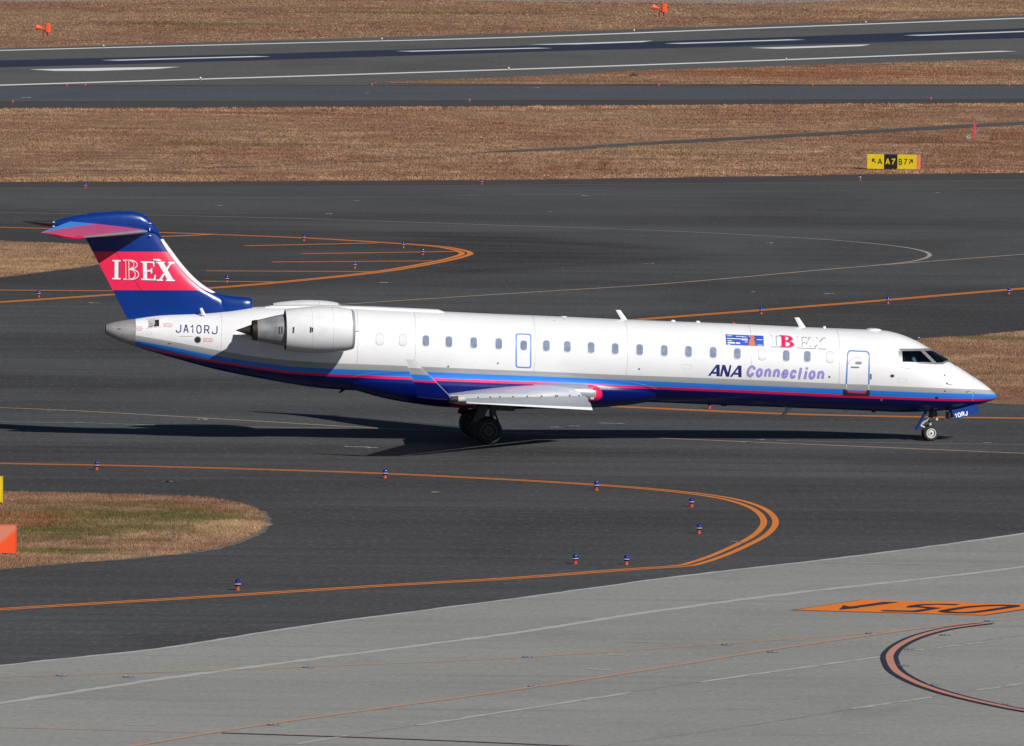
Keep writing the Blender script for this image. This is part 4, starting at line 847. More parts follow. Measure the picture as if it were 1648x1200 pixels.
# ------------------------------------------------------------------ landing gear
def wheel(parent, c, R_, wd, rm, sd, spokes=0):
    w = empty('wheel'); w.parent = air; h = wd/2
    mb = MB(); mb.lathe([(-h*.8, R_*.58), (-h*.95, R_*.7), (-h, R_*.82), (-h*.86, R_*.93), (-h*.55, R_*.985), (-h*.2, R_), (h*.2, R_), (h*.55, R_*.985), (h*.86, R_*.93), (h, R_*.82), (h*.95, R_*.7), (h*.8, R_*.58)], c, (0, 1, 0), 44); mb.build('tyre', tyre_p, w, smooth=50)
    mb = MB(); q = np.array(c); q2 = q+np.array((0, sd*h*.80, 0)); mb.lathe([(0, R_*.62), (.03, R_*.62), (.034, R_*.54), (.0, R_*.49), (-.018, R_*.42), (.012, R_*.34), (.016, R_*.2), (.03, R_*.16), (.0, .012)], q2, (0, sd, 0), 36); mb.build('rim', rm, w, smooth=30)
    mb = MB(); mb.lathe([(0, R_*.09), (.045, R_*.085), (.05, .0)], q2+np.array((0, sd*.01, 0)), (0, sd, 0), 16)
    mb.build('hub', strutd_p, w)
    for k in range(spokes):
        mb = MB(); a = 2*math.pi*k/spokes; mb.box(q2+np.array((math.cos(a)*R_*.38, sd*.004, math.sin(a)*R_*.38)), (.02, .06, R_*.15), rot=[[math.sin(a), 0, math.cos(a)], [0, 1, 0], [-math.cos(a), 0, math.sin(a)]]); mb.build('spoke', rimd_p, w, smooth=0)
zw = .455
def main_gear(sd):
    g_ = empty('main_gear'); g_.parent = air; y = sd*2.06
    for dy in (-.28, .28): wheel(g_, (0, y+dy, zw), .455, .30, rimd_p, 1 if dy > 0 else -1, 10)
    mb = MB(); mb.tube((-.0, y, zw), (.12, y+sd*.05, 1.0), .075, .075); mb.tube((.12, y+sd*.05, .98), (.22, y+sd*.1, 1.75), .11, .125); mb.tube((0, y-.3, zw), (0, y+.3, zw), .07); mb.build('strut', strutd_p, g_)
    mb = MB(); mb.tube((.08, y, zw+.05), (.40, y, .62), .035, .03, 8); mb.tube((.40, y, .62), (.20, y+sd*.05, 1.1), .03, .035, 8); mb.build('torque_link', strutd_p, g_)
    mb = MB(); mb.tube((.14, y, 1.05), (.05, y-sd*.9, 1.5), .05, .05, 10); mb.build('side_brace', strutd_p, g_)
    mb = MB(); mb.box((-.28, y+sd*.24, 1.0), (.30, .03, .62), rot=[[.92, 0, .38], [0, 1, 0], [-.38, 0, .92]]); mb.build('gear_door', strutd_p, g_, smooth=0)  # door coloured dark to stand for the shade around the main gear
    mb = MB(); mb.box((.42, y+sd*.1, 1.22), (.85, .30, .16)); mb.box((-.2, y-sd*.1, 1.25), (.6, .3, .2)); mb.build('gear_trunnion', strutd_p, g_, smooth=0)
main_gear(-1); main_gear(1)
nb = RA.T@(G(1496.6, 708.9, 0)+np.array((0, 0, .262))-OA); NX, NZ = nb[0], nb[2]
ng = empty('nose_gear'); ng.parent = air
for dy in (-.19, .19): wheel(ng, (NX, dy, NZ), .262, .20, rim_p, 1 if dy > 0 else -1, 0)
mb = MB(); mb.tube((NX, 0, NZ), (NX-.01, 0, NZ+.40), .045, .045, 14); mb.tube((NX, -.19, NZ), (NX, .19, NZ), .035); mb.build('axle_strut', strut_p, ng)
mb = MB(); mb.tube((NX-.01, 0, NZ+.36), (NX+.02, 0, NZ+.95), .075, .085); mb.tube((NX-.02, -.13, NZ+.46), (NX-.02, .13, NZ+.46), .06); mb.build('strut', strutd_p, ng)
mb = MB()
for dy in (-.09, .09): mb.tube((NX-.04, dy, NZ+.50), (NX-.34, dy*.6, NZ+.24), .032, .026, 10); mb.tube((NX-.34, dy*.6, NZ+.24), (NX-.20, dy*.6, NZ+.17), .03, .03, 10)
mb.build('torque_link', strut_p, ng)
mb = MB()
for dy in (-.11, .11): mb = MB(); mb.lathe([(0, .045), (.03, .055), (.07, .055), (.08, .03)], (NX+.15, dy, NZ+.46), (1, 0, 0), 16); mb.build('taxi_light', lens_m, ng)
mb = MB(); mb.tube((NX+.04, 0, NZ+.46), (NX+.17, 0, NZ+.46), .035, n=8); mb.box((NX+.3, 0, NZ+.47), (.22, .05, .05)); mb.tube((NX+.02, 0, NZ+.6), (NX+.45, 0, NZ+.98), .025, n=8); mb.box((NX+.1, 0, NZ+.62), (.2, .22, .16)); mb.build('steering_unit', strutd_p, ng)
mb = MB(); a_, b_ = P2L(1494.5, 656, -.26), P2L(1475.5, 691.8, -.26); d = b_-a_
for sdy in (-.26, -.02): mb.loft([[p+np.array((dx, dy+sdy+.26, 0)) for dx, dy in ((-.035, -.012), (.035, -.012), (.035, .012), (-.035, .012))] for p in (a_, b_)])
mb.build('rear_gear_door', royal_p, ng, smooth=0)
for sdy in (-1, 1):                                        # forward doors
    q = [P2L(*p, -.42) for p in ((1532.2, 660.2), (1573.2, 648.8), (1575.8, 664.6), (1535.4, 674.8))]; mb = MB()
    F_ = [np.array((p[0], sdy*(.34 if k < 2 else .44), p[2])) for k, p in enumerate(q)]; B_ = [p-np.array((0, sdy*.05, 0)) for p in F_]
    mb.add(F_+B_, [(0, 1, 2, 3), (7, 6, 5, 4), (0, 4, 5, 1), (1, 5, 6, 2), (2, 6, 7, 3), (3, 7, 4, 0)]); nd = mb.build('front_gear_door', royal_p, ng, smooth=0)
    if sdy < 0:
        LAY = stroke_text([('1', 1536.6, 1541, 672.8, 7.6), ('0', 1541.8, 1547, 672.8, 7.6), ('R', 1547.8, 1553, 672.8, 7.6), ('J', 1553.4, 1558, 672.8, 7.6)], 1.5, -.16, -.235, 1537); p0 = F_[3]; nrm = np.cross(F_[1]-F_[0], F_[3]-F_[0]); nrm /= np.linalg.norm(nrm); nrm = nrm*(1 if nrm[1] < 0 else -1)
        def onq(px_, py_):
            o = RA.T@(CAM-OA); d_ = RA.T@ray(px_, py_); t_ = ((p0-o)@nrm)/(d_@nrm); return o+d_*t_+nrm*(.006+LK)
        mb = MB(); LK = 0.0
        for V, T in LAY: vv, ff = decal(V, T, onq, 0); mb.add(vv, ff); LK += .001
        dl = mb.build('lettering', wwhite_p, ng, smooth=0, merge=False)
mb = MB(); mb.box((P2L(1526, 663, 0)[0], 0, P2L(1526, 668, 0)[2]), (.06, .72, .22)); mb.build('door_linkage', dark_p, ng, smooth=0)

# ------------------------------------------------------------------ cabin windows, doors, lettering
SKP = skin(.004)
def plate(name, P, off, mat, parent, thick=.0, surf=None, step=2.5):
    V, T = tri2d([P]); vv, ff = decal(V, T, skin(off, surf), step); mb = MB(); mb.add(vv, ff)
    if thick:
        f2 = skin(off-thick, surf); n = len(P); mb.add([skin(off, surf)(*p) for p in P]+[f2(*p) for p in P], [(i, (i+1) % n, n+(i+1) % n, n+i) for i in range(n)])
    return mb.build(name, mat, parent, smooth=40)
def ring(name, A, B, off, mat, parent, thick=.006):
    V, T = ringstrip(A, B); n = len(A); f1, f0 = skin(off), skin(off-thick); mb = MB()
    mb.add([f1(*p) for p in A]+[f1(*p) for p in B]+[f0(*p) for p in A]+[f0(*p) for p in B], T+[(i, (i+1) % n, 2*n+(i+1) % n, 2*n+i) for i in range(n)]+[(n+i, 3*n+i, 3*n+(i+1) % n, n+(i+1) % n) for i in range(n)])
    return mb.build(name, mat, parent, smooth=40)
GLW = [(685.4, 548), (722.4, 549.6), (762.4, 551.1), (802.6, 552.8), (879.3, 556), (913, 557.4), (951.4, 559), (990, 560.7), (1029.4, 562.3), (1069, 563.8), (1108, 565.3), (1147.8, 566.8), (1186.6, 568.6), (1265.3, 572), (1299.2, 573.2)]
BLW = [(611, 545.6), (648.5, 546.8), (1226.5, 570), (1336, 574.4)]
for cx, cy in GLW:
    w = ring('cabin_window', rrect(cx, cy, 12.6, 19.2, 5.2, 5, .042), rrect(cx, cy, 10.6, 17.0, 4.4, 5, .042), .008, plug_w, air)
    plate('pane', rrect(cx, cy, 11.0, 17.4, 4.5, 5, .042), .003, window_m, w)
for cx, cy in BLW:
    w = ring('blanked_window', rrect(cx, cy, 12.6, 19.2, 5.2, 5, .042), rrect(cx, cy, 11.2, 17.8, 4.6, 5, .042), .006, frame_p if False else grey_p, air, .004)
    plate('window_plug', rrect(cx, cy, 11.6, 18.2, 4.7, 5, .042), .005, plug_w, w)
# emergency exit over the wing
ex = ring('emergency_exit', rrect(842.5, 564.2, 25.4, 55.4, 4, 5, .042), rrect(842.5, 564.2, 21.4, 51.6, 2.6, 5, .042), .006, ltblue_out, air)
plate('exit_panel', rrect(842.5, 564.2, 21.8, 52, 2.8, 5, .042), .003, white_p, ex)
plate('pane', rrect(842.9, 555.5, 11, 16.0, 4.4, 5, .042), .008, window_m, ex)
# front service door
DO = [(1361, 617.3), (1363.2, 570), (1364.2, 566), (1367, 563), (1395, 564.2), (1398.6, 566.6), (1400.2, 570.5), (1399.4, 618.4)]
DI = [(1363.2, 617.4), (1365.2, 570.8), (1366, 567.4), (1368, 565.2), (1394.2, 566.4), (1396.6, 568.2), (1397.8, 571.4), (1397.2, 618.3)]
def openring(name, A, B, off, mat, parent, thick=.006):
    f1, f0 = skin(off), skin(off-thick); n = len(A); mb = MB(); mb.add([f1(*p) for p in A]+[f1(*p) for p in B]+[f0(*p) for p in A]+[f0(*p) for p in B], [(i, i+1, n+i+1, n+i) for i in range(n-1)]+[(i, i+1, 2*n+i+1, 2*n+i) for i in range(n-1)]+[(n+i, 3*n+i, 3*n+i+1, n+i+1) for i in range(n-1)]); return mb.build(name, mat, parent, smooth=0)
def densify(P, k=6):
    out = []
    for a, b in zip(P[:-1], P[1:]): out += [(a[0]+(b[0]-a[0])*i/k, a[1]+(b[1]-a[1])*i/k) for i in range(k)]
    return out+[P[-1]]
door = plate('service_door', [(1363, 627.4), (1363, 617.4), (1365, 570.8), (1368, 565), (1394.2, 566.2), (1398, 571.4), (1397.4, 618.3), (1397.2, 628.4)], .002, white_p, air)
plate('door_stripe', [(1363, 627), (1363, 617.9), (1397.3, 618.7), (1397.2, 628)], .005, grey_p, door)
openring('door_outline', densify(DO), densify(DI), .008, ltblue_out, door)
for P in ([(1360.9, 626.2), (1361, 617.6), (1363.1, 617.7), (1363, 626.3)], [(1396.9, 627.2), (1397.1, 618.5), (1399.3, 618.6), (1399.2, 627.3)]): plate('door_outline', P, .0085, plug_w, door)
plate('door_sill', [(1356.8, 636.2), (1357, 626.6), (1362.2, 626.9), (1366.2, 631.4), (1391.6, 632.6), (1395, 627.6), (1399.8, 627.8), (1399.6, 636.9)], .009, seal_p, door, .02)
plate('sill_trim', [(1361.8, 627.5), (1364, 627.6), (1367, 630.2), (1391.2, 631.2), (1393.6, 628.4), (1395.6, 628.5), (1392.2, 633.3), (1366, 632.2)], .012, pink_p, door)
plate('door_handle', rrect(1381.7, 583.7, 10.8, 4.6, 2.2, 4, .03), .010, shade_p, door, .01)
plate('door_handle', rrect(1376.1, 590.8, 14, 2.4, 1, 3, .03), .010, shade_p, door, .01)
V, T = [], []
A = [(1379+16*math.cos(a), 592-17.5*math.sin(a)) for a in np.linspace(math.radians(55), math.radians(175), 14)]; B = [(1379+15*math.cos(a), 592-16.5*math.sin(a)) for a in np.linspace(math.radians(55), math.radians(175), 14)]
openring('handle_arc', A, B, .006, redprint_p, door, .002)
plate('door_hinge', [(1400.4, 601.5), (1403.2, 601.6), (1402.8, 609.9), (1400.2, 609.8)], .012, shade_p, air, .01)

def lettering(name, V, T, off, mat, surf=None, parent=air, step=2.0):
    vv, ff = decal(V, T, skin(off, surf), step); mb = MB(); mb.add(vv, ff); return mb.build(name, mat, parent, smooth=0, merge=False)
for k, (V, T) in enumerate(stroke_text([('J', 282.7, 292.6, 535, 14), ('A', 295.0, 303.8, 535, 14), ('1', 306.0, 312.4, 535, 14), ('0', 316, 324.6, 535, 14), ('R', 328.6, 337.6, 535, 14), ('J', 340.8, 350.8, 535, 14)], 1.75, 0, .042, 282.7)): lettering('registration', V, T, .006+.0012*k, letnavy_p)
_cn = [('C', 1200.2, 1213.8, 606.4, 19.2)]+[(c, a, b, 606.4, 15.2) for c, a, b in (('o', 1215.2, 1226.4), ('n', 1228.8, 1239.8), ('n', 1242.8, 1253.8), ('e', 1256.4, 1267.6), ('c', 1270.2, 1280.6), ('t', 1283.0, 1289.6), ('i', 1293.2, 1297.2), ('o', 1300.0, 1311.2), ('n', 1314.0, 1325.2))]
for k, (V, T) in enumerate(stroke_text(_cn, 4.1, .19, .040, 1200)): lettering('lettering', V, T, .006+.0012*k, lav_p)
# the three italic capitals, drawn as strokes
def units(polys, bl, br, tl): return [quadmap(P, bl, br, tl) for P in polys]
AA = [[(0, 0), (.72, 1), (.90, 1), (.20, 0)], [(.70, 1), (1, 1), (1, 0), (.74, 0)], [(.36, .20), (.44, .36), (.80, .36), (.80, .20)]]
NN = [[(0, 0), (.22, 1), (.42, 1), (.18, 0)], [(.20, 1), (.46, 1), (.80, 0), (.54, 0)], [(.62, 0), (.80, 0), (1.02, 1), (.86, 1)]]
for P0, x0_, x1_ in ((AA, 1139.5, 1158.3), (NN, 1158.6, 1177), (AA, 1174.6, 1193.4)):
    for k, P in enumerate(P0):
        sl = .042; f = lambda x, y: (x, y+sl*(x-1140)); V, T = tri2d(units([P], f(x0_, 604.4), f(x1_, 604.4), f(x0_, 585.8)))
        lettering('lettering', V, T, .006+.0012*k, letnavy_p)
# serif capitals as strokes
def arc(cx, cy, rx, ry, a0, a1, n=12): return [(cx+rx*math.cos(a), cy+ry*math.sin(a)) for a in np.linspace(math.radians(a0), math.radians(a1), n)]
GI = [[(.30, .04), (.70, .04), (.70, .96), (.30, .96)], [(.06, 0), (.94, 0), (.94, .075), (.06, .075)], [(.06, .925), (.94, .925), (.94, 1), (.06, 1)]]
GE = [[(.14, .03), (.42, .03), (.42, .97), (.14, .97)], [(.0, .0), (1, 0), (1, .08), (.0, .08)], [(.0, .92), (.93, .92), (.93, 1), (.0, 1)], [(.40, .46), (.74, .46), (.74, .545), (.40, .545)], [(.86, .06), (1, .06), (1.02, .30), (.94, .30)], [(.82, .94), (.93, .94), (.93, .72), (.86, .72)], [(.68, .36), (.78, .36), (.78, .65), (.68, .65)]]
GX_ = [[(.08, .96), (.40, .96), (.94, .04), (.62, .04)], [(.76, .97), (.88, .97), (.26, .03), (.12, .03)], [(0, .925), (.48, .925), (.48, 1), (0, 1)], [(.66, .925), (1, .925), (1, 1), (.66, 1)], [(0, 0), (.36, 0), (.36, .075), (0, .075)], [(.52, 0), (1, 0), (1, .075), (.52, .075)]]
def GB(t_=.26):
    def bowl(cy, ry, rx, ti): return arc(.44, cy, rx, ry, -90, 90)+arc(.44, cy, rx-ti, ry-.075, 90, -90)
    return [[(.14, .03), (.38, .03), (.38, .97), (.14, .97)], [(0, 0), (.46, 0), (.46, .075), (0, .075)], [(0, .925), (.46, .925), (.46, 1), (0, 1)], [(.36, .485), (.46, .485), (.46, .56), (.36, .56)], bowl(.76, .24, .46, t_), bowl(.28, .28, .54, t_)]
def stroke_outline(P, w):                                   # outline ribbons of a glyph polygon
    out = []; n = len(P)
    for i in range(n):
        a = np.array(P[i]); b = np.array(P[(i+1) % n]); d = b-a; L = np.linalg.norm(d)
        if L < 1e-6: continue
        d /= L; m = np.array((-d[1], d[0]))*w/2; out.append([tuple(a-m-d*w/2), tuple(b-m+d*w/2), tuple(b+m+d*w/2), tuple(a+m-d*w/2)])
    return out
def glyph(G_, bl, br, tl, off, mat, surf=None, name='lettering', dz=.0004, shift=(0, 0)):
    mb = MB()
    for k, P in enumerate(G_):
        Q = quadmap(P, bl, br, tl); Q = [(x+shift[0], y+shift[1]) for x, y in Q]; V, T = tri2d([Q]); vv, ff = decal(V, T, skin(off+dz*k, surf), 2.0); mb.add(vv, ff)
    return mb.build(name, mat, air, smooth=0, merge=False)
def fin_surf(x, z):
    w_ = W2P(RA@np.array((x, 0, z))+OA); return fin_half(*w_)
def finskin_glyph(G_, bl, br, tl, off, mat, shift=(0, 0)): return glyph(G_, bl, br, tl, off, mat, fin_surf, shift=shift)
FI = ((GI, (179.6, 449.2), (195.0, 449.6), (179.9, 418.0)), (GE, (227.2, 450.4), (250.6, 451.0), (226.6, 420.0)), (GX_, (251.8, 451.6), (281.4, 452.3), (251.2, 420.6)))
for gl_, bl, br, tl in FI:
    finskin_glyph(gl_, bl, br, tl, .004, letnavy_p, (1.0, .9)); finskin_glyph(gl_, bl, br, tl, .010, wwhite_p)
BB = ((198.6, 450.0), (224.6, 450.6), (198.0, 417.4))
finskin_glyph(GB(), *BB, .004, letnavy_p, (.9, .8)); finskin_glyph(GB(), *BB, .010, wwhite_p)
def shrink(P, w):
    n = len(P); out = []
    for i in range(n):
        a, b, c = (np.array(P[(i+k) % n]) for k in (-1, 0, 1)); d1 = (b-a)/(np.linalg.norm(b-a)+1e-9); d2 = (c-b)/(np.linalg.norm(c-b)+1e-9)
        m = np.array((-(d1+d2)[1], (d1+d2)[0])); m /= (np.linalg.norm(m)+1e-9); out.append(tuple(b+m*w/max(.4, m@np.array((-d1[1], d1[0])))))
    return out
def ccw(P): return P if sum(P[i][0]*P[(i+1) % len(P)][1]-P[(i+1) % len(P)][0]*P[i][1] for i in range(len(P))) > 0 else P[::-1]
g2 = [[(.185, .05), (.335, .05), (.335, .95), (.185, .95)], [(.07, .028), (.45, .028), (.45, .052), (.07, .052)], [(.07, .948), (.45, .948), (.45, .972), (.07, .972)]]+[shrink(ccw(P), .045) for P in GB()[4:]]
finskin_glyph(g2, *BB, .014, pinkf_p)
for gl_, x0_, x1_, m in ((GI, 1239.5, 1253, None), (GB(), 1254.5, 1278, pink_p), (GE, 1281.5, 1303, None), (GX_, 1302.5, 1328.5, None)):
    f = lambda x, y: (x, y+.042*(x-1240)); bl, br, tl = f(x0_, 557.3), f(x1_, 557.3), f(x0_-.6, 538.3)
    glyph(gl_, bl, br, tl, .003, shade_p, shift=(1.15, 1.0)); glyph(gl_, bl, br, tl, .008, m or white_p)
# small advertising panel
pn = plate('advert_panel', [(1167.6, 537.6), (1228.6, 540), (1229.4, 557), (1168.6, 554.6)], .004, M('advert_blue', (.035, .09, .50), .4, var=.2, vs=9), air)
mbw, mbo = MB(), MB()
for x, y, w_, h_ in ((1170, 539.4, 8, 1), (1184, 540.4, 12, .8), (1169.5, 543.6, 34, 1.1), (1171, 547.2, 7, 1.2), (1171, 550, 12, 2.2), (1184.6, 550.6, 6.4, 2.2), (1171, 553.4, 4, .9), (1194, 546, 9, 1.2), (1205.2, 540, 1, 15), (1218, 545.6, 9, 1), (1219, 554.6, 8, .9), (1199, 549.4, 4, 1), (1194, 541.4, 8, .8)):
    V, T = tri2d([[(x, y+.04*(x-1168)*0), (x+w_, y+.04*w_), (x+w_, y+h_+.04*w_), (x, y+h_)]]); vv, ff = decal(V, T, skin(.007), 0); mbw.add(vv, ff)
mbw.build('advert_print', wwhite_p, pn, smooth=0)
for P in (rrect(1210.6, 543.2, 7, 6, 2.5), rrect(1210, 549.6, 8.5, 7.4, 3), [(1206, 548), (1214, 549), (1216, 556), (1205, 555.6)]):
    V, T = tri2d([P]); vv, ff = decal(V, T, skin(.0075+.0008*len(mbo.v)/40), 0); mbo.add(vv, ff)
mbo.build('advert_print', M('advert_orange', (.75, .20, .05), .4, var=.3, vs=20), pn, smooth=0)
# small red stencils near the tail and maker's plate under the cockpit
for (x, y, w_, L) in ((218.8, 524.8, 11, 3), (262.6, 519.2, 16.5, 3), (327, 543.2, 17, 3)):
    for k in range(L):
        V, T = text2d('DANGER' if k == 0 else ('KEEP CLEAR' if k == 1 else 'DANGER'), .0, 0, 1.0); yy = y+k*2.5; ww = w_*(1 if k == 1 else .86)
        lettering('stencil', quadmap(V, (x, yy+1.7), (x+ww, yy+1.7+.03*ww), (x, yy)), T, .006, redprint_p, step=0)
for P, m in (([(1451, 590.6), (1455, 588.6), (1454, 590.4), (1452, 591.8)], redprint_p), ([(1457, 589.2), (1474, 589.8), (1474, 590.6), (1457, 590.1)], shade_p), ([(1457, 592.6), (1479, 593.4), (1479, 594.1), (1457, 593.3)], shade_p)): plate('maker_mark', P, .005, m, air)

seam_m = M('skin_seam', (.50, .50, .51), .5)
for px_ in (357, 575, 668, 861, 1010, 1210, 1352, 1574):     # circumferential skin joints: hair-thin raised straps
    xs_ = P2L(px_, 560, -1.2)[0]; mb = MB(); T_ = np.linspace(.12, min(fphi(xs_, ST[0](xs_)), 2.6), 26)
    if px_ > 1500: T_ = np.linspace(.1, 2.2, 26)
    f_ = lambda x, a_: fus_p(x, a_)*np.array((1, 1, 1))+(lambda r: r/np.linalg.norm(r)*.0025)(fus_p(x, a_)-np.array((x, 0, sect(x)[0])))
    mb.loft([[f_(xs_-.007, a_), f_(xs_+.007, a_)] for a_ in T_], closed=False, caps=False); mb.build('skin_seam', seam_m, air, smooth=0)
for P in (rrect(300, 541, 22, 1.0, .4), rrect(1479, 543, 3, 1.2, .5), rrect(892, 515.5, 4, .7, .3), rrect(880, 512.6, 3, .7, .3), rrect(908, 514.4, 4, .7, .3)): plate('skin_mark', P, .004, M('faint_mark', (.42, .40, .41), .5) if 'faint_mark' not in bpy.data.materials else bpy.data.materials['faint_mark'], air, step=0)
ring('access_panel', rrect(240, 536, 9, 4, .8, 3, .03), rrect(240, 536, 8.4, 3.4, .7, 3, .03), .003, seam_m, air, .002)
ring('access_panel', rrect(1105, 590, 16, 7, 1, 3, .042), rrect(1105, 590, 15.5, 6.5, .9, 3, .042), .003, seam_m, air, .002)
ring('access_panel', rrect(1452, 612, 14, 6, 1, 3, .042), rrect(1452, 612, 13.5, 5.5, .9, 3, .042), .003, seam_m, air, .002)
# ------------------------------------------------------------------ ports, probes, antennas
def disc(name, x, y, r, mat, off=.005, ry=None): return plate(name, [(x+r*math.cos(a), y+(ry or r)*math.sin(a)) for a in np.linspace(0, 2*math.pi, 14, endpoint=False)], off, mat, air)
disc('vent_port', 318.2, 546.4, 5.8, alu_p, .004); disc('vent_port', 318, 546.4, 4.6, dark_p, .009)
disc('static_port', 1436, 604.6, 4.2, plug_w, .004, 3.2); disc('static_port', 1436, 604.6, 3.1, dark_p, .008, 2.4)
disc('fuel_cap', 721.4, 589.6, 1.7, shade_p); disc('fuel_cap', 801.4, 584.4, 1.5, shade_p); disc('fuel_cap', 1028.6, 593.6, 1.6, shade_p); disc('fuel_cap', 1334.8, 606.2, 1.9, shade_p); disc('fuel_cap', 1418.6, 643.2, 2, frame_p)
for x, y, w_, h_ in ((1519.5, 602.4, 2, 2.4), (1519.6, 628, 2.6, 2.2), (1505.6, 638.2, 4.6, 3.2), (1555.4, 629, 1.6, 3), (1566.8, 630, .7, 4), (1554, 607, 2, .7), (1558.4, 629, 3, .9)): plate('probe_base', [(x, y), (x+w_, y+.3), (x+w_*.8, y+h_), (x, y+h_*.9)], .008, dark_p, air, .006)
p_ = np.array(skin(0)(1524.8, 615)); mb = MB(); mb.tube(p_, p_+np.array((.0, -.07, 0)), .02, n=8); mb.tube(p_+np.array((-.02, -.07, 0)), p_+np.array((.24, -.06, -.01)), .012, .006, 8); mb.build('pitot_probe', alu_p, air)
for P in ([(222, 550.2), (227, 550.8), (227, 551.6), (222, 551)], [(270, 552.2), (275, 552.6), (275, 553.4), (270, 553)], [(189, 528.4), (194, 528.4), (194, 529.8), (189, 529.8)]): plate('drain_slot', P, .006, dark_p, air)
inl = plate('intake_opening', [(247.4, 514.4), (256, 514), (256.2, 524.6), (247.6, 525.4)], .008, dark_p, air)
q = [np.array(skin(o_)(*p)) for o_, p in ((.012, (237.6, 515.4)), (.16, (248.6, 511.0)), (.16, (248.8, 521.4)), (.012, (238.4, 526.6)))]; mb = MB(); nn = np.array((0, -.02, 0)); mb.add(q+[p-nn for p in q], [(0, 1, 2, 3), (7, 6, 5, 4), (0, 4, 5, 1), (1, 5, 6, 2), (2, 6, 7, 3), (3, 7, 4, 0)]); mb.build('intake_flap', plug_w, air, smooth=0)
V, T = ringstrip([(234.6, 513.4), (259, 511.4), (259.2, 526), (235.4, 528.4)], [(235.2, 514), (258.4, 512), (258.6, 525.4), (236, 527.7)]); lettering('stencil', V, T, .005, redprint_p, step=0)
def blade(name, base, tip, mat, y=0.0, t_=.03):
    A = [P2L(*p, y) for p in base]; B = [P2L(*p, y) for p in tip]; mb = MB(); R = []
    for (a, b), k in ((A, 1), (B, .5)): m = (a+b)/2; R.append([(a[0], y, a[2]), (m[0], y-t_*k, m[2]), (b[0], y, b[2]), (m[0], y+t_*k, m[2])])
    mb.loft(R); return mb.build(name, mat, air, smooth=0)
blade('blade_antenna', ((1001.5, 516.5), (1011.5, 517)), ((990.8, 498.5), (998.4, 498.8)), white_p)
blade('blade_antenna', ((1287.5, 528.5), (1298.5, 529)), ((1278.6, 510.4), (1286, 510.8)), white_p)
blade('blade_antenna', ((1266, 654), (1277, 655)), ((1256, 669.2), (1262, 669.8)), strut_p)
blade('tail_strake', ((325, 508), (331.5, 507)), ((321.4, 495.6), (325.4, 495.3)), white_p, -.42)
blade('belly_blade', ((552, 624), (560, 625)), ((544, 631.8), (548, 632)), dark_p)
for x, y in ((1358, 659.4),): mb = MB(); p_ = P2L(x+4, y); mb.lathe([(-.02, .1), (.03, .085), (.07, .05), (.08, .0)], (p_[0], 0, zbot(p_[0])), (0, 0, -1), 16); mb.build('belly_antenna', plug_w, air)
for x, r, h in ((1083, .09, .05), (1123, .09, .05), (1327, .06, .06), (1406.5, .28, .055), (907, .12, .02)): mb = MB(); xx = P2L(x, 520)[0]; mb.lathe([(-.03, r), (h*.5, r*.85), (h, r*.4), (h*1.05, 0)], (xx, 0, ztop(xx)), (0, 0, 1), 18); mb.build('roof_antenna', white_p, air)
mb = MB(); xx = P2L(1181, 520)[0]; mb.lathe([(-.02, .05), (.02, .045), (.035, .03), (.04, 0)], (xx, 0, ztop(xx)), (0, 0, 1), 14); mb.build('beacon', red_m, air)
for x0_, x1_, d_ in ((449, 467, .05), (499, 506, .13), (1162, 1172, .05), (1405, 1411, .06)): mb = MB(); a_, b_ = P2L(x0_, 620)[0], P2L(x1_, 620)[0]; mb.box(((a_+b_)/2, 0, zbot((a_+b_)/2)-d_/2+.02), (b_-a_, .08, d_)); mb.build('belly_drain', plug_w if x1_ < 600 else dark_p, air, smooth=0)
for x, y in ((241.5, 359), (241, 368.5), (241.6, 378.6), (86.8, 357.2), (86.6, 364)):
    p_ = P2L(x, y, -.2); mb = MB(); mb.box((p_[0], -.24 if x > 200 else -.11, p_[2]), (.07 if y != 368.5 else .025, .02, .025 if y != 368.5 else .09)); mb.build('stabiliser_marker', wwhite_p, air, smooth=0)
p_ = P2L(253, 418.4, -.17); mb = MB(); mb.lathe([(-.19, .0), (-.12, .035), (.05, .045), (.16, .0)], (p_[0], -.175, p_[2]), (1, 0, 0), 14); mb.build('fin_fairing', white_p, air)

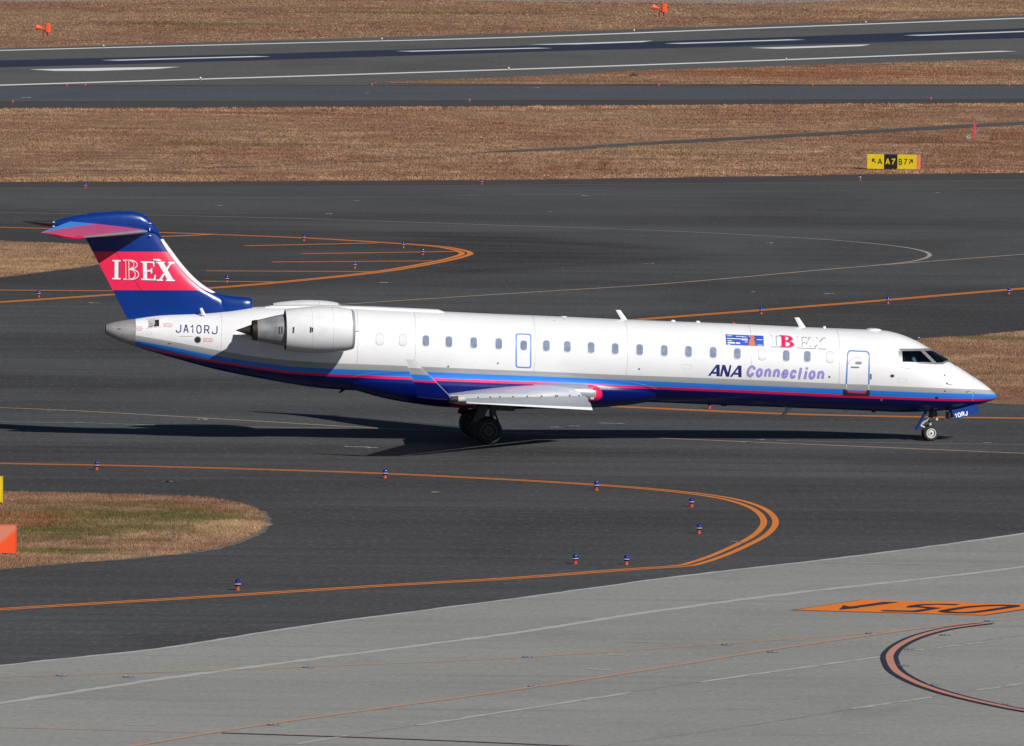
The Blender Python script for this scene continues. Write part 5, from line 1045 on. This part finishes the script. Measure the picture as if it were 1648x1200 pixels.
# ------------------------------------------------------------------ the co-pilot at the side window
seatx = P2L(1462, 585, -.55)
st = MB(); st.box((seatx[0]-.20, -.50, seatx[2]+.02), (.12, .42, .50)); st.box((seatx[0]-.16, -.50, seatx[2]+.28), (.10, .26, .18)); st.build('pilot_seat', cloth_m, air, smooth=0)
def person():
    J = [((0, 0, 0), .15), ((0, 0, .22), .15), ((.0, 0, .42), .155), ((.01, 0, .52), .075), ((.03, 0, .60), .06), ((.04, 0, .69), .092), ((.04, 0, .78), .088),
         ((.0, .17, .46), .07), ((.10, .23, .25), .05), ((.33, .20, .20), .04), ((.42, .19, .22), .032), ((.0, -.17, .46), .07), ((.10, -.23, .25), .05), ((.33, -.20, .20), .04), ((.42, -.19, .22), .032),
         ((.10, .10, -.04), .09), ((.45, .12, .0), .07), ((.50, .12, -.40), .05), ((.60, .12, -.44), .045), ((.10, -.10, -.04), .09), ((.45, -.12, .0), .07), ((.50, -.12, -.40), .05), ((.60, -.12, -.44), .045)]
    E_ = [(0, 1), (1, 2), (2, 3), (3, 4), (4, 5), (5, 6), (2, 7), (7, 8), (8, 9), (9, 10), (2, 11), (11, 12), (12, 13), (13, 14), (0, 15), (15, 16), (16, 17), (17, 18), (0, 19), (19, 20), (20, 21), (21, 22)]
    me = bpy.data.meshes.new('person'); me.from_pydata([j[0] for j in J], E_, []); o = bpy.data.objects.new('person', me); COL.objects.link(o)
    sk = o.modifiers.new('skin', 'SKIN'); 
    if not me.skin_vertices: 
        bm = bmesh.new(); bm.from_mesh(me); bm.verts.layers.skin.verify(); bm.to_mesh(me); bm.free()
    for v, j in zip(me.skin_vertices[0].data, J): v.radius = (j[1], j[1])
    me.skin_vertices[0].data[0].use_root = True
    o.modifiers.new('sub', 'SUBSURF').levels = 2
    dg = bpy.context.evaluated_depsgraph_get(); nm = bpy.data.meshes.new_from_object(o.evaluated_get(dg)); o.modifiers.clear(); o.data = nm; nm.name = 'person'
    for m in (shirt_m, skin_m, hair_m, navytie): nm.materials.append(m)
    for p in nm.polygons:
        c = p.center; p.use_smooth = True
        if c.z > .55: p.material_index = 2 if (c.z > .735 or c.x < .0) else 1
        elif c.x > .36 and c.z > .1: p.material_index = 1
        elif c.z < .06: p.material_index = 3
    return o
pil = person(); pl = RA@np.array((seatx[0]+.16, -.55, seatx[2]-.33))+OA
pil.location = pl; pil.rotation_euler = (0, 0, YAW)
mb = MB(); mb.lathe([(-.012, .0), (-.01, .014), (.02, .010), (.03, .0)], (.135, 0, .68), (1, 0, 0), 8); mb.build('nose', skin_m, pil)
tag(pil, 'co-pilot in white shirt seated behind the side window of the cockpit', 'person')
tag(pil, group=None)

# ================================================================== LIGHTS, SIGNS AND OTHER FIXTURES
stem_m = M('red_orange_stem', (.55, .07, .03), .5, var=.15)
def small_light(name, label, cat, group, dome, h=.30, stem=None):
    k = h/.30; root = empty(name); tag(root, label, cat, group)
    mb = MB(); mb.lathe([(-.01, .062), (.02, .060), (.03, .045), (.115, .043)], (0, 0, 0), (0, 0, 1), 14); mb.v = [tuple(c*k for c in v) for v in mb.v]; mb.build('stem', stem or stem_m, root)
    mb = MB(); mb.lathe([(.10, .045), (.13, .078), (.15, .092), (.158, .092), (.168, .082)], (0, 0, 0), (0, 0, 1), 18, mi=lambda i, j: 1 if i >= 3 else 0); mb.v = [tuple(c*k for c in v) for v in mb.v]; mb.build('collar', [strutd_p, wwhite_p], root)
    mb = MB(); mb.lathe([(.163, .082), (.21, .083), (.255, .074), (.285, .054), (.30, .0)], (0, 0, 0), (0, 0, 1), 18); mb.v = [tuple(c*k for c in v) for v in mb.v]; mb.build('dome', dome, root)
    return root
TAXL = [((155.5, 756), 'on the near edge line just above the grass island'), ((619.5, 769.3), 'on the near edge line below the main wheels'), ((960, 789), 'on the near edge line below the slat root'), ((1113, 815.5), 'upper of the two inside the bend of the near orange loop'), ((1125, 858.3), 'lower of the two inside the bend of the near orange loop'), ((926, 907.2), 'left of the close pair above the lower near orange line'), ((1008, 908.3), 'right of the close pair above the lower near orange line'), ((382.5, 949.5), 'above the orange line nearest the apron, alone at the left'),
        ((489, 387.4), 'on the hatched loop, first one right of the tail fin'), ((649, 398.8), 'on the upper line near the tip of the hatched loop'), ((680, 410), 'nearest the tip inside the hatched loop'), ((571, 431.6), 'low in the middle of the hatched loop'), ((365, 454.2), 'in front of the hatched loop beside the white fin edge'), ((62.5, 478), 'between two orange lines left of the tail fin'), ((1225, 505), 'on the orange line above the serif lettering on the fuselage'), ((1429, 488.5), 'on the orange line above the cockpit'), ((1623.5, 472.8), 'on the orange line at the right margin above the grass'),
        ((137, 302.6), 'at the far shoulder on the left of the photo'), ((775, 296.6), 'at the far shoulder near the middle of the photo'), ((1384, 290), 'at the far shoulder just left below the yellow sign'), ((1142, 657.2), 'half hidden below the belly of the jet')]
proto = None
for (p, txt) in TAXL:
    if proto is None: proto = small_light('taxiway_light', '', 'taxiway light', 'blue taxiway edge lights', dome_m); o = proto
    else: o = copy_tree(proto)
    g_ = G(*p); o.location = (g_[0], g_[1], .0); o['label'] = 'blue domed light '+txt; k_ = random.uniform(.95, 1.05); o.scale = (k_, k_, k_*random.uniform(.97, 1.04)); o.rotation_euler = (random.gauss(0, .02), random.gauss(0, .02), random.uniform(0, 6))
REDL = [((107.5, 138.4), 'far side of the distant taxiway, first from left'), ((137.5, 138.3), 'far side of the distant taxiway, second from left'), ((598.5, 137.8), 'far side of the distant taxiway where the grass wedge ends'), ((1060, 138.6), 'far side of the distant taxiway below the dark block'), ((1307.5, 138.6), 'far side of the distant taxiway, second from right'), ((1624, 138.6), 'far side of the distant taxiway at the right margin'), ((20.5, 166), 'near side of the distant taxiway at the left margin'), ((755.5, 163.8), 'near side of the distant taxiway in mid photo'), ((1498, 160.6), 'near side of the distant taxiway above the yellow sign')]
proto = None
for (p, txt) in REDL:
    if proto is None: proto = small_light('marker_light', '', 'marker light', 'red lights along the distant taxiway', red_m, .21, red_m); o = proto
    else: o = copy_tree(proto)
    g_ = G(*p); o.location = (g_[0], g_[1], .0); o['label'] = 'small red light on '+txt
RWYL = [((166.5, 77), 'far runway edge, leftmost'), ((614.5, 65.6), 'far runway edge, second from left'), ((1020.5, 51.8), 'far runway edge beside the right orange sensor'), ((1393.5, 38.4), 'far runway edge, rightmost'), ((322.5, 129.5), 'near runway edge, leftmost'), ((818.5, 113.6), 'near runway edge, middle'), ((1265.5, 98.4), 'near runway edge, rightmost')]
proto = None
for (p, txt) in RWYL:
    if proto is None: proto = small_light('runway_light', '', 'runway light', 'pale lights along the runway edges', lens_m, .28, shade_p); o = proto
    else: o = copy_tree(proto)
    g_ = G(*p); o.location = (g_[0], g_[1], .01); o['label'] = 'pale runway light on the '+txt
INL = [((100, 1087), 'on the upper faint orange line at the left margin'), ((207, 1089), 'small one below the upper faint orange line'), ((496, 1073.4), 'where the orange line meets the pale joint'), ((440, 1166), 'on the lower orange line, leftmost'), ((849, 1057), 'on the upper orange line, in mid photo'), ((1170, 1037.2), 'on the upper orange line left of the stand sign'), ((1402, 1018.8), 'below the arrow of the painted stand sign'), ((1243, 1049), 'on the lower orange line left of the pink curve'), ((859, 1104), 'on the lower orange line, in mid photo'), ((1592, 999), 'below the lower right corner of the painted stand sign'), ((1461, 1044), 'inside the bend of the pink curve, upper'), ((1455, 1070.6), 'inside the bend of the pink curve, lower'), ((1500, 1101), 'below the bend on the pink curve'), ((1521, 1021.6), 'beside the upper start of the pink curve'), ((1614, 1132.4), 'on the pink curve at the right margin')]
proto = None
for (p, txt) in INL:
    if proto is None:
        proto = empty('inset_light'); tag(proto, '', 'inset light', 'flush lights set in the apron')
        mb = MB(); mb.lathe([(-.005, .15), (.004, .145), (.008, .11), (.012, .09), (.013, .0)], (0, 0, 0), (0, 0, 1), 20); mb.build('light_body', shade_p, proto)
        
        for dx in (-.06, .06): mb = MB(); mb.box((dx, 0, .013), (.04, .08, .008)); mb.build('lens', lens_m, proto, smooth=0)
        o = proto
    else: o = copy_tree(proto)
    g_ = G(*p, .03); o.location = (g_[0], g_[1], .036); o['label'] = 'dark flush light '+txt

def board_text(txt, p0, nrm, off, bl, br, tl, bold, mat, parent, inv):
    V, T = text2d(txt, bold); V = quadmap(V, bl, br, tl); vv, ff = decal(V, T, lambda a, b: inv@(onplane(a, b, p0, nrm)+nrm*off), 0); mb = MB(); mb.add(vv, ff); return mb.build('lettering', mat, parent, smooth=0, merge=False)
def board_poly(P, p0, nrm, off, mat, parent, inv):
    V, T = tri2d([P]); vv, ff = decal(V, T, lambda a, b: inv@(onplane(a, b, p0, nrm)+nrm*off), 0); mb = MB(); mb.add(vv, ff); return mb.build('arrow', mat, parent, smooth=0, merge=False)
class Inv:
    def __init__(s, o): s.o = np.asarray(o)
    def __matmul__(s, v): return np.asarray(v)-s.o
# guidance sign
gl0, gr0 = G(1395.5, 272.6), G(1476, 273.8); base = (gl0+gr0)/2; sg = empty('guidance_sign', base); inv = Inv(base)
tag(sg, 'yellow and black airfield guidance sign with letters and arrows on the dry grass', 'sign')
ux = (gr0-gl0); Wd = np.linalg.norm(ux); ux /= Wd; nrm = np.array((ux[1], -ux[0], 0)); Hs = onplane(1436, 248.2, base, nrm)[2]; z0_ = .05
def sgbox(u0, u1, z0, z1, d0, d1, name, mat):
    c = -Wd/2+(u0+u1)/2*Wd; mb = MB(); mb.box(ux*c+np.array((0, 0, (z0+z1)/2))-nrm*(d0+d1)/2, ((u1-u0)*Wd, abs(d1-d0), z1-z0), rot=np.array([[ux[0], -nrm[0], 0], [ux[1], -nrm[1], 0], [0, 0, 1]])); return mb.build(name, mat, sg, smooth=0)
sgbox(-.004, 1.0, z0_-.01, Hs+.015, .03, .40, 'sign_case', shade_p)
for a, b, m in ((0, .335, yellow_s), (.345, .595, black_s), (.605, .99, yellow_s)): sgbox(a, b, z0_, Hs, .0, .035, 'sign_panel', m)
sgbox(1.0, 1.045, z0_-.01, Hs, .02, .40, 'end_cap', M('pale_orange_paint', (.80, .20, .11), .45))
for u in (.05, .35, .65, .95): sgbox(u-.012, u+.012, -.02, z0_, .1, .25, 'sign_leg', strutd_p)
mb = MB()
for its, w_, m in (([('A', 1412.2, 1420, 264.4, 9.6)], 1.5, black_s), ([('A', 1425, 1432.4, 264.8, 10), ('7', 1434.2, 1441, 264.8, 10)], 1.75, yellow_s), ([('B', 1446.4, 1452, 265.2, 10), ('7', 1454, 1460, 265.2, 10)], 1.4, black_s)):
    for k, (V, T) in enumerate(stroke_text(its, w_, 0, .012, its[0][1])):
        vv, ff = decal(V, T, lambda a, b: inv@(onplane(a, b, base, nrm)+nrm*(.004+.001*k)), 0); mb = MB(); mb.add(vv, ff); mb.build('lettering', m, sg, smooth=0, merge=False)
for P in ([(1404.2, 257), (1405.6, 256), (1409.8, 260.8), (1408.6, 262)], [(1403.6, 255), (1408.4, 255), (1408.4, 256.4), (1403.8, 256.4)], [(1403.4, 255.4), (1405, 255.2), (1405, 260.2), (1403.4, 260.2)]): board_poly(P, base, nrm, .004+.001*P[0][0] % .003, black_s, sg, inv)
for P in ([(1468.4, 257.4), (1467, 256.6), (1462.6, 262.6), (1463.8, 263.6)], [(1463.4, 256.2), (1469, 256.2), (1469, 257.6), (1463.4, 257.6)], [(1467.6, 256.3), (1469.2, 256.3), (1469.2, 261.8), (1467.6, 261.8)]): board_poly(P, base, nrm, .004+.001*P[0][0] % .003, black_s, sg, inv)
# cut-off yellow sign and orange board on the near island
def panel_sign(name, label, cat, pr, top, width, depth, face, rim, legs=True):
    b_ = G(*pr); h_ = onplane(pr[0], top, b_, np.array((0, -1., 0)))[2]; o = empty(name, (b_[0]-width/2, b_[1], 0)); tag(o, label, cat)
    mb = MB(); mb.box((0, depth/2+.02, (h_+.04)/2+.02), (width-.03, depth-.03, h_-.04)); mb.build('sign_case', rim, o, smooth=0)
    n_ = 3
    for k in range(n_): w_ = width/n_; mb = MB(); mb.box((-width/2+w_*(k+.5), .012, h_/2+.03), (w_-.012, .03, h_-.06)); mb.build('sign_panel', face, o, smooth=0)
    mb = MB(); mb.box((width/2+.006, depth/2, h_/2+.02), (.02, depth+.02, h_-.02)); mb.box((0, depth/2, h_+.006), (width+.03, depth+.02, .022)); mb.build('sign_frame', face, o, smooth=0)
    for x in (-width*.4, width*.4): mb = MB(); mb.box((x, depth/2, .0), (.08, .08, .10)); mb.build('sign_leg', strutd_p, o, smooth=0)
    return o
panel_sign('guidance_sign', 'plain yellow sign cut off by the left edge of the photo', 'sign', (3.2, 811), 767.4, 2.6, .3, yellow_s, shade_p)
t = NT('weathered_orange_board'); p = t.objc(); n_ = t.noise(p, 2.5, 4, .6); gx = t.n('ShaderNodeSeparateXYZ'); t.l(p, gx.inputs[0])
f_ = t.step(t.math('ADD', t.math('ADD', t.math('MULTIPLY', gx.outputs[2], 1.5), t.math('MULTIPLY', gx.outputs[0], -1.1)), t.math('MULTIPLY', t.math('SUBTRACT', n_, .5), .3)), .05, .35)
t.l(t.mix(f_, (.80, .085, .018), (.62, .20, .13)), t.b.inputs['Base Color']); t.b.inputs['Roughness'].default_value = .4; wob = t.m
panel_sign('guidance_sign', 'faded orange back of a sign in green grass at the left edge', 'sign', (25, 893.5), 845.6, 1.5, .3, wob, orange_m)
# orange sensors beyond the runway
def sensor(p, label):
    g_ = G(*p); k = FPX/np.linalg.norm(g_-CAM); o = empty('visibility_sensor', g_); tag(o, label, 'sensor', 'orange sensors beyond the runway')
    s = 1/k
    mb = MB(); mb.lathe([(0, 4.9), (1.6, 5.0), (6, 3.2), (11, 1.5), (12, .6)], (-13.5, 0, 15), (1, 0, -.22), 20); mb.v = [tuple(c*s for c in v) for v in mb.v]; mb.build('horn', orange_m, o)
    mb = MB(); R = []
    for z in (6.0, 6.6, 19.4, 20.2):
        e_ = 3.9 if 6.3 < z < 20 else 3.2; R.append([(5.5+x, y, z) for x, y in rrect(0, 0, 2*e_+1.2, 2*e_, 2.4, 3)])
    mb.loft(R); mb.v = [tuple(c*s for c in v) for v in mb.v]; mb.build('box', orange_m, o, smooth=30)
    mb = MB(); mb.tube((-4.5, 0, 13.5), (-.5, 0, 8.5), .9, .9, 8); mb.tube((-.5, 0, 8.5), (5.5, 0, 5.8), .9, .9, 8); mb.tube((-2, 0, 0), (-2, 0, 10), .9, .9, 8); mb.tube((4.5, 0, 0), (4.5, 0, 6.3), 1.2, 1.2, 8); mb.tube((-5, 0, 5), (-1, 0, 5), .5, .5, 6); mb.v = [tuple(c*s for c in v) for v in mb.v]; mb.build('bracket', M('dark_red_bracket', (.16, .012, .012), .5), o)
    mb = MB()
    for x in (-5.5, 2): mb.tube((x, -1, -1), (x, -1, 4.5), .9, .9, 8)
    mb.tube((1.6, 0, 20), (1.6, 0, 21.6), .8, .6, 8); mb.v = [tuple(c*s for c in v) for v in mb.v]; mb.build('leg', M('faded_orange_leg', (.42, .16, .10), .6), o)
sensor((71.5, 58), 'orange horn and box sensor in the far grass at the top left')
sensor((1063.5, 25.6), 'orange horn and box sensor in the far grass right of the centre')
# red post and pale box beyond the sign
g_ = G(1568.5, 222.5); po = empty('marker_post', g_); tag(po, 'slim red post with white plate in the grass beside the service road', 'post')
mb = MB(); mb.box((0, 0, .43), (.10, .10, .90)); mb.box((0, 0, .87), (.22, .14, .07)); mb.build('post', M('red_post_paint', (.70, .035, .05), .5), po, smooth=0)
mb = MB(); mb.box((.10, -.02, .38), (.06, .05, .36)); mb.build('plate', shade_p, po, smooth=0); mb = MB(); mb.box((.10, -.02, .62), (.07, .05, .10)); mb.build('band', M('band_blue', (.05, .07, .16), .5), po, smooth=0)
g_ = G(1558.5, 222.5); bx = empty('ground_box', g_); tag(bx, 'small pale concrete box in the grass left of the red post', 'box')
mb = MB(); mb.box((0, 0, .09), (.26, .3, .20)); mb.build('body', concrete_p, bx, smooth=0); mb = MB(); mb.box((.03, 0, .215), (.2, .34, .05)); mb.build('lid', concrete_p, bx, smooth=0); mb = MB(); mb.box((.05, -.155, .12), (.08, .02, .06)); mb.build('opening', dark_p, bx, smooth=0)
g_ = G(1018.5, 122.6); bk = empty('weight_block', g_); tag(bk, 'low black block on the far edge of the grass wedge', 'block')
mb = MB(); mb.loft([[(-.38, -.2, 0), (.40, -.2, 0), (.40, .2, 0), (-.38, .2, 0)], [(-.20, -.18, .14), (.36, -.18, .16), (.36, .18, .16), (-.20, .18, .14)]]); mb.build('body', dark_p, bk, smooth=0)
mb = MB(); mb.box((.06, 0, .19), (.14, .14, .10)); mb.build('knob', dark_p, bk, smooth=0)

# weeds: taller clumps that stand out of the short grass
def weed(p, n, h, colm, label, wd=.5):
    g_ = G(*p); o = empty('weed_clump', (g_[0], g_[1], 0)); tag(o, label, 'weed', 'taller weeds on the verge'); mb = MB(); r = random.Random(int(p[0]*7+p[1]))
    for k in range(n):
        x = r.gauss(0, wd*.4); y = r.gauss(0, .3); hh = h*r.uniform(.5, 1.1); lx = r.gauss(0, .2)*hh; a = r.uniform(0, 3.14); w_ = .012
        mb.add([(x-w_*math.cos(a), y-w_*math.sin(a), 0), (x+w_*math.cos(a), y+w_*math.sin(a), 0), (x+lx*.6+w_, y, hh*.7), (x+lx, y, hh)], [(0, 1, 2, 3)])
        for j in range(5):
            u = r.uniform(.45, 1); q = np.array((x+lx*u, y, hh*u)); d = np.array((r.gauss(0, .05), r.gauss(0, .05), r.uniform(.0, .08))); mb.add([q, q+d+np.array((.02, 0, 0)), q+d*1.6], [(0, 1, 2)])
    mb.build('stems', colm, o, smooth=0, merge=False)['kind'] = 'stuff'
wr = M('rusty_weed', (.23, .085, .045), .9, var=.4, vs=6); wb = M('brown_weed', (.16, .085, .05), .9, var=.4, vs=6)
for p, n, h, m, lb, wd in (((973, 274), 46, .55, wr, 'rusty weed clump on the verge near the shoulder, tallest left one', .6), ((935, 272), 34, .4, wr, 'small rusty weed clump just left of the tallest one', .6), ((895, 274), 34, .35, wr, 'low rusty weed clump, leftmost of three on the verge', .8), ((1378, 252), 22, .4, wr, 'thin rusty weed just left above the yellow sign', .4), ((1478, 230), 46, .45, wb, 'brown weed clump above the yellow sign', 1.4), ((1500, 229.5), 50, .5, wb, 'brown weed clump between the sign and the red post', 1.4), ((1525, 228), 46, .5, wr, 'rusty weed clump just left of the red post', 1.2), ((1602, 226), 34, .7, wr, 'rusty weed clump first right of the red post', .6), ((1622, 225), 44, .65, wr, 'dense rusty weed clump near the right margin', .9), ((1640, 224), 34, .6, wr, 'rusty weed clump at the right margin', .7)): weed(p, n, h, m, lb, wd)
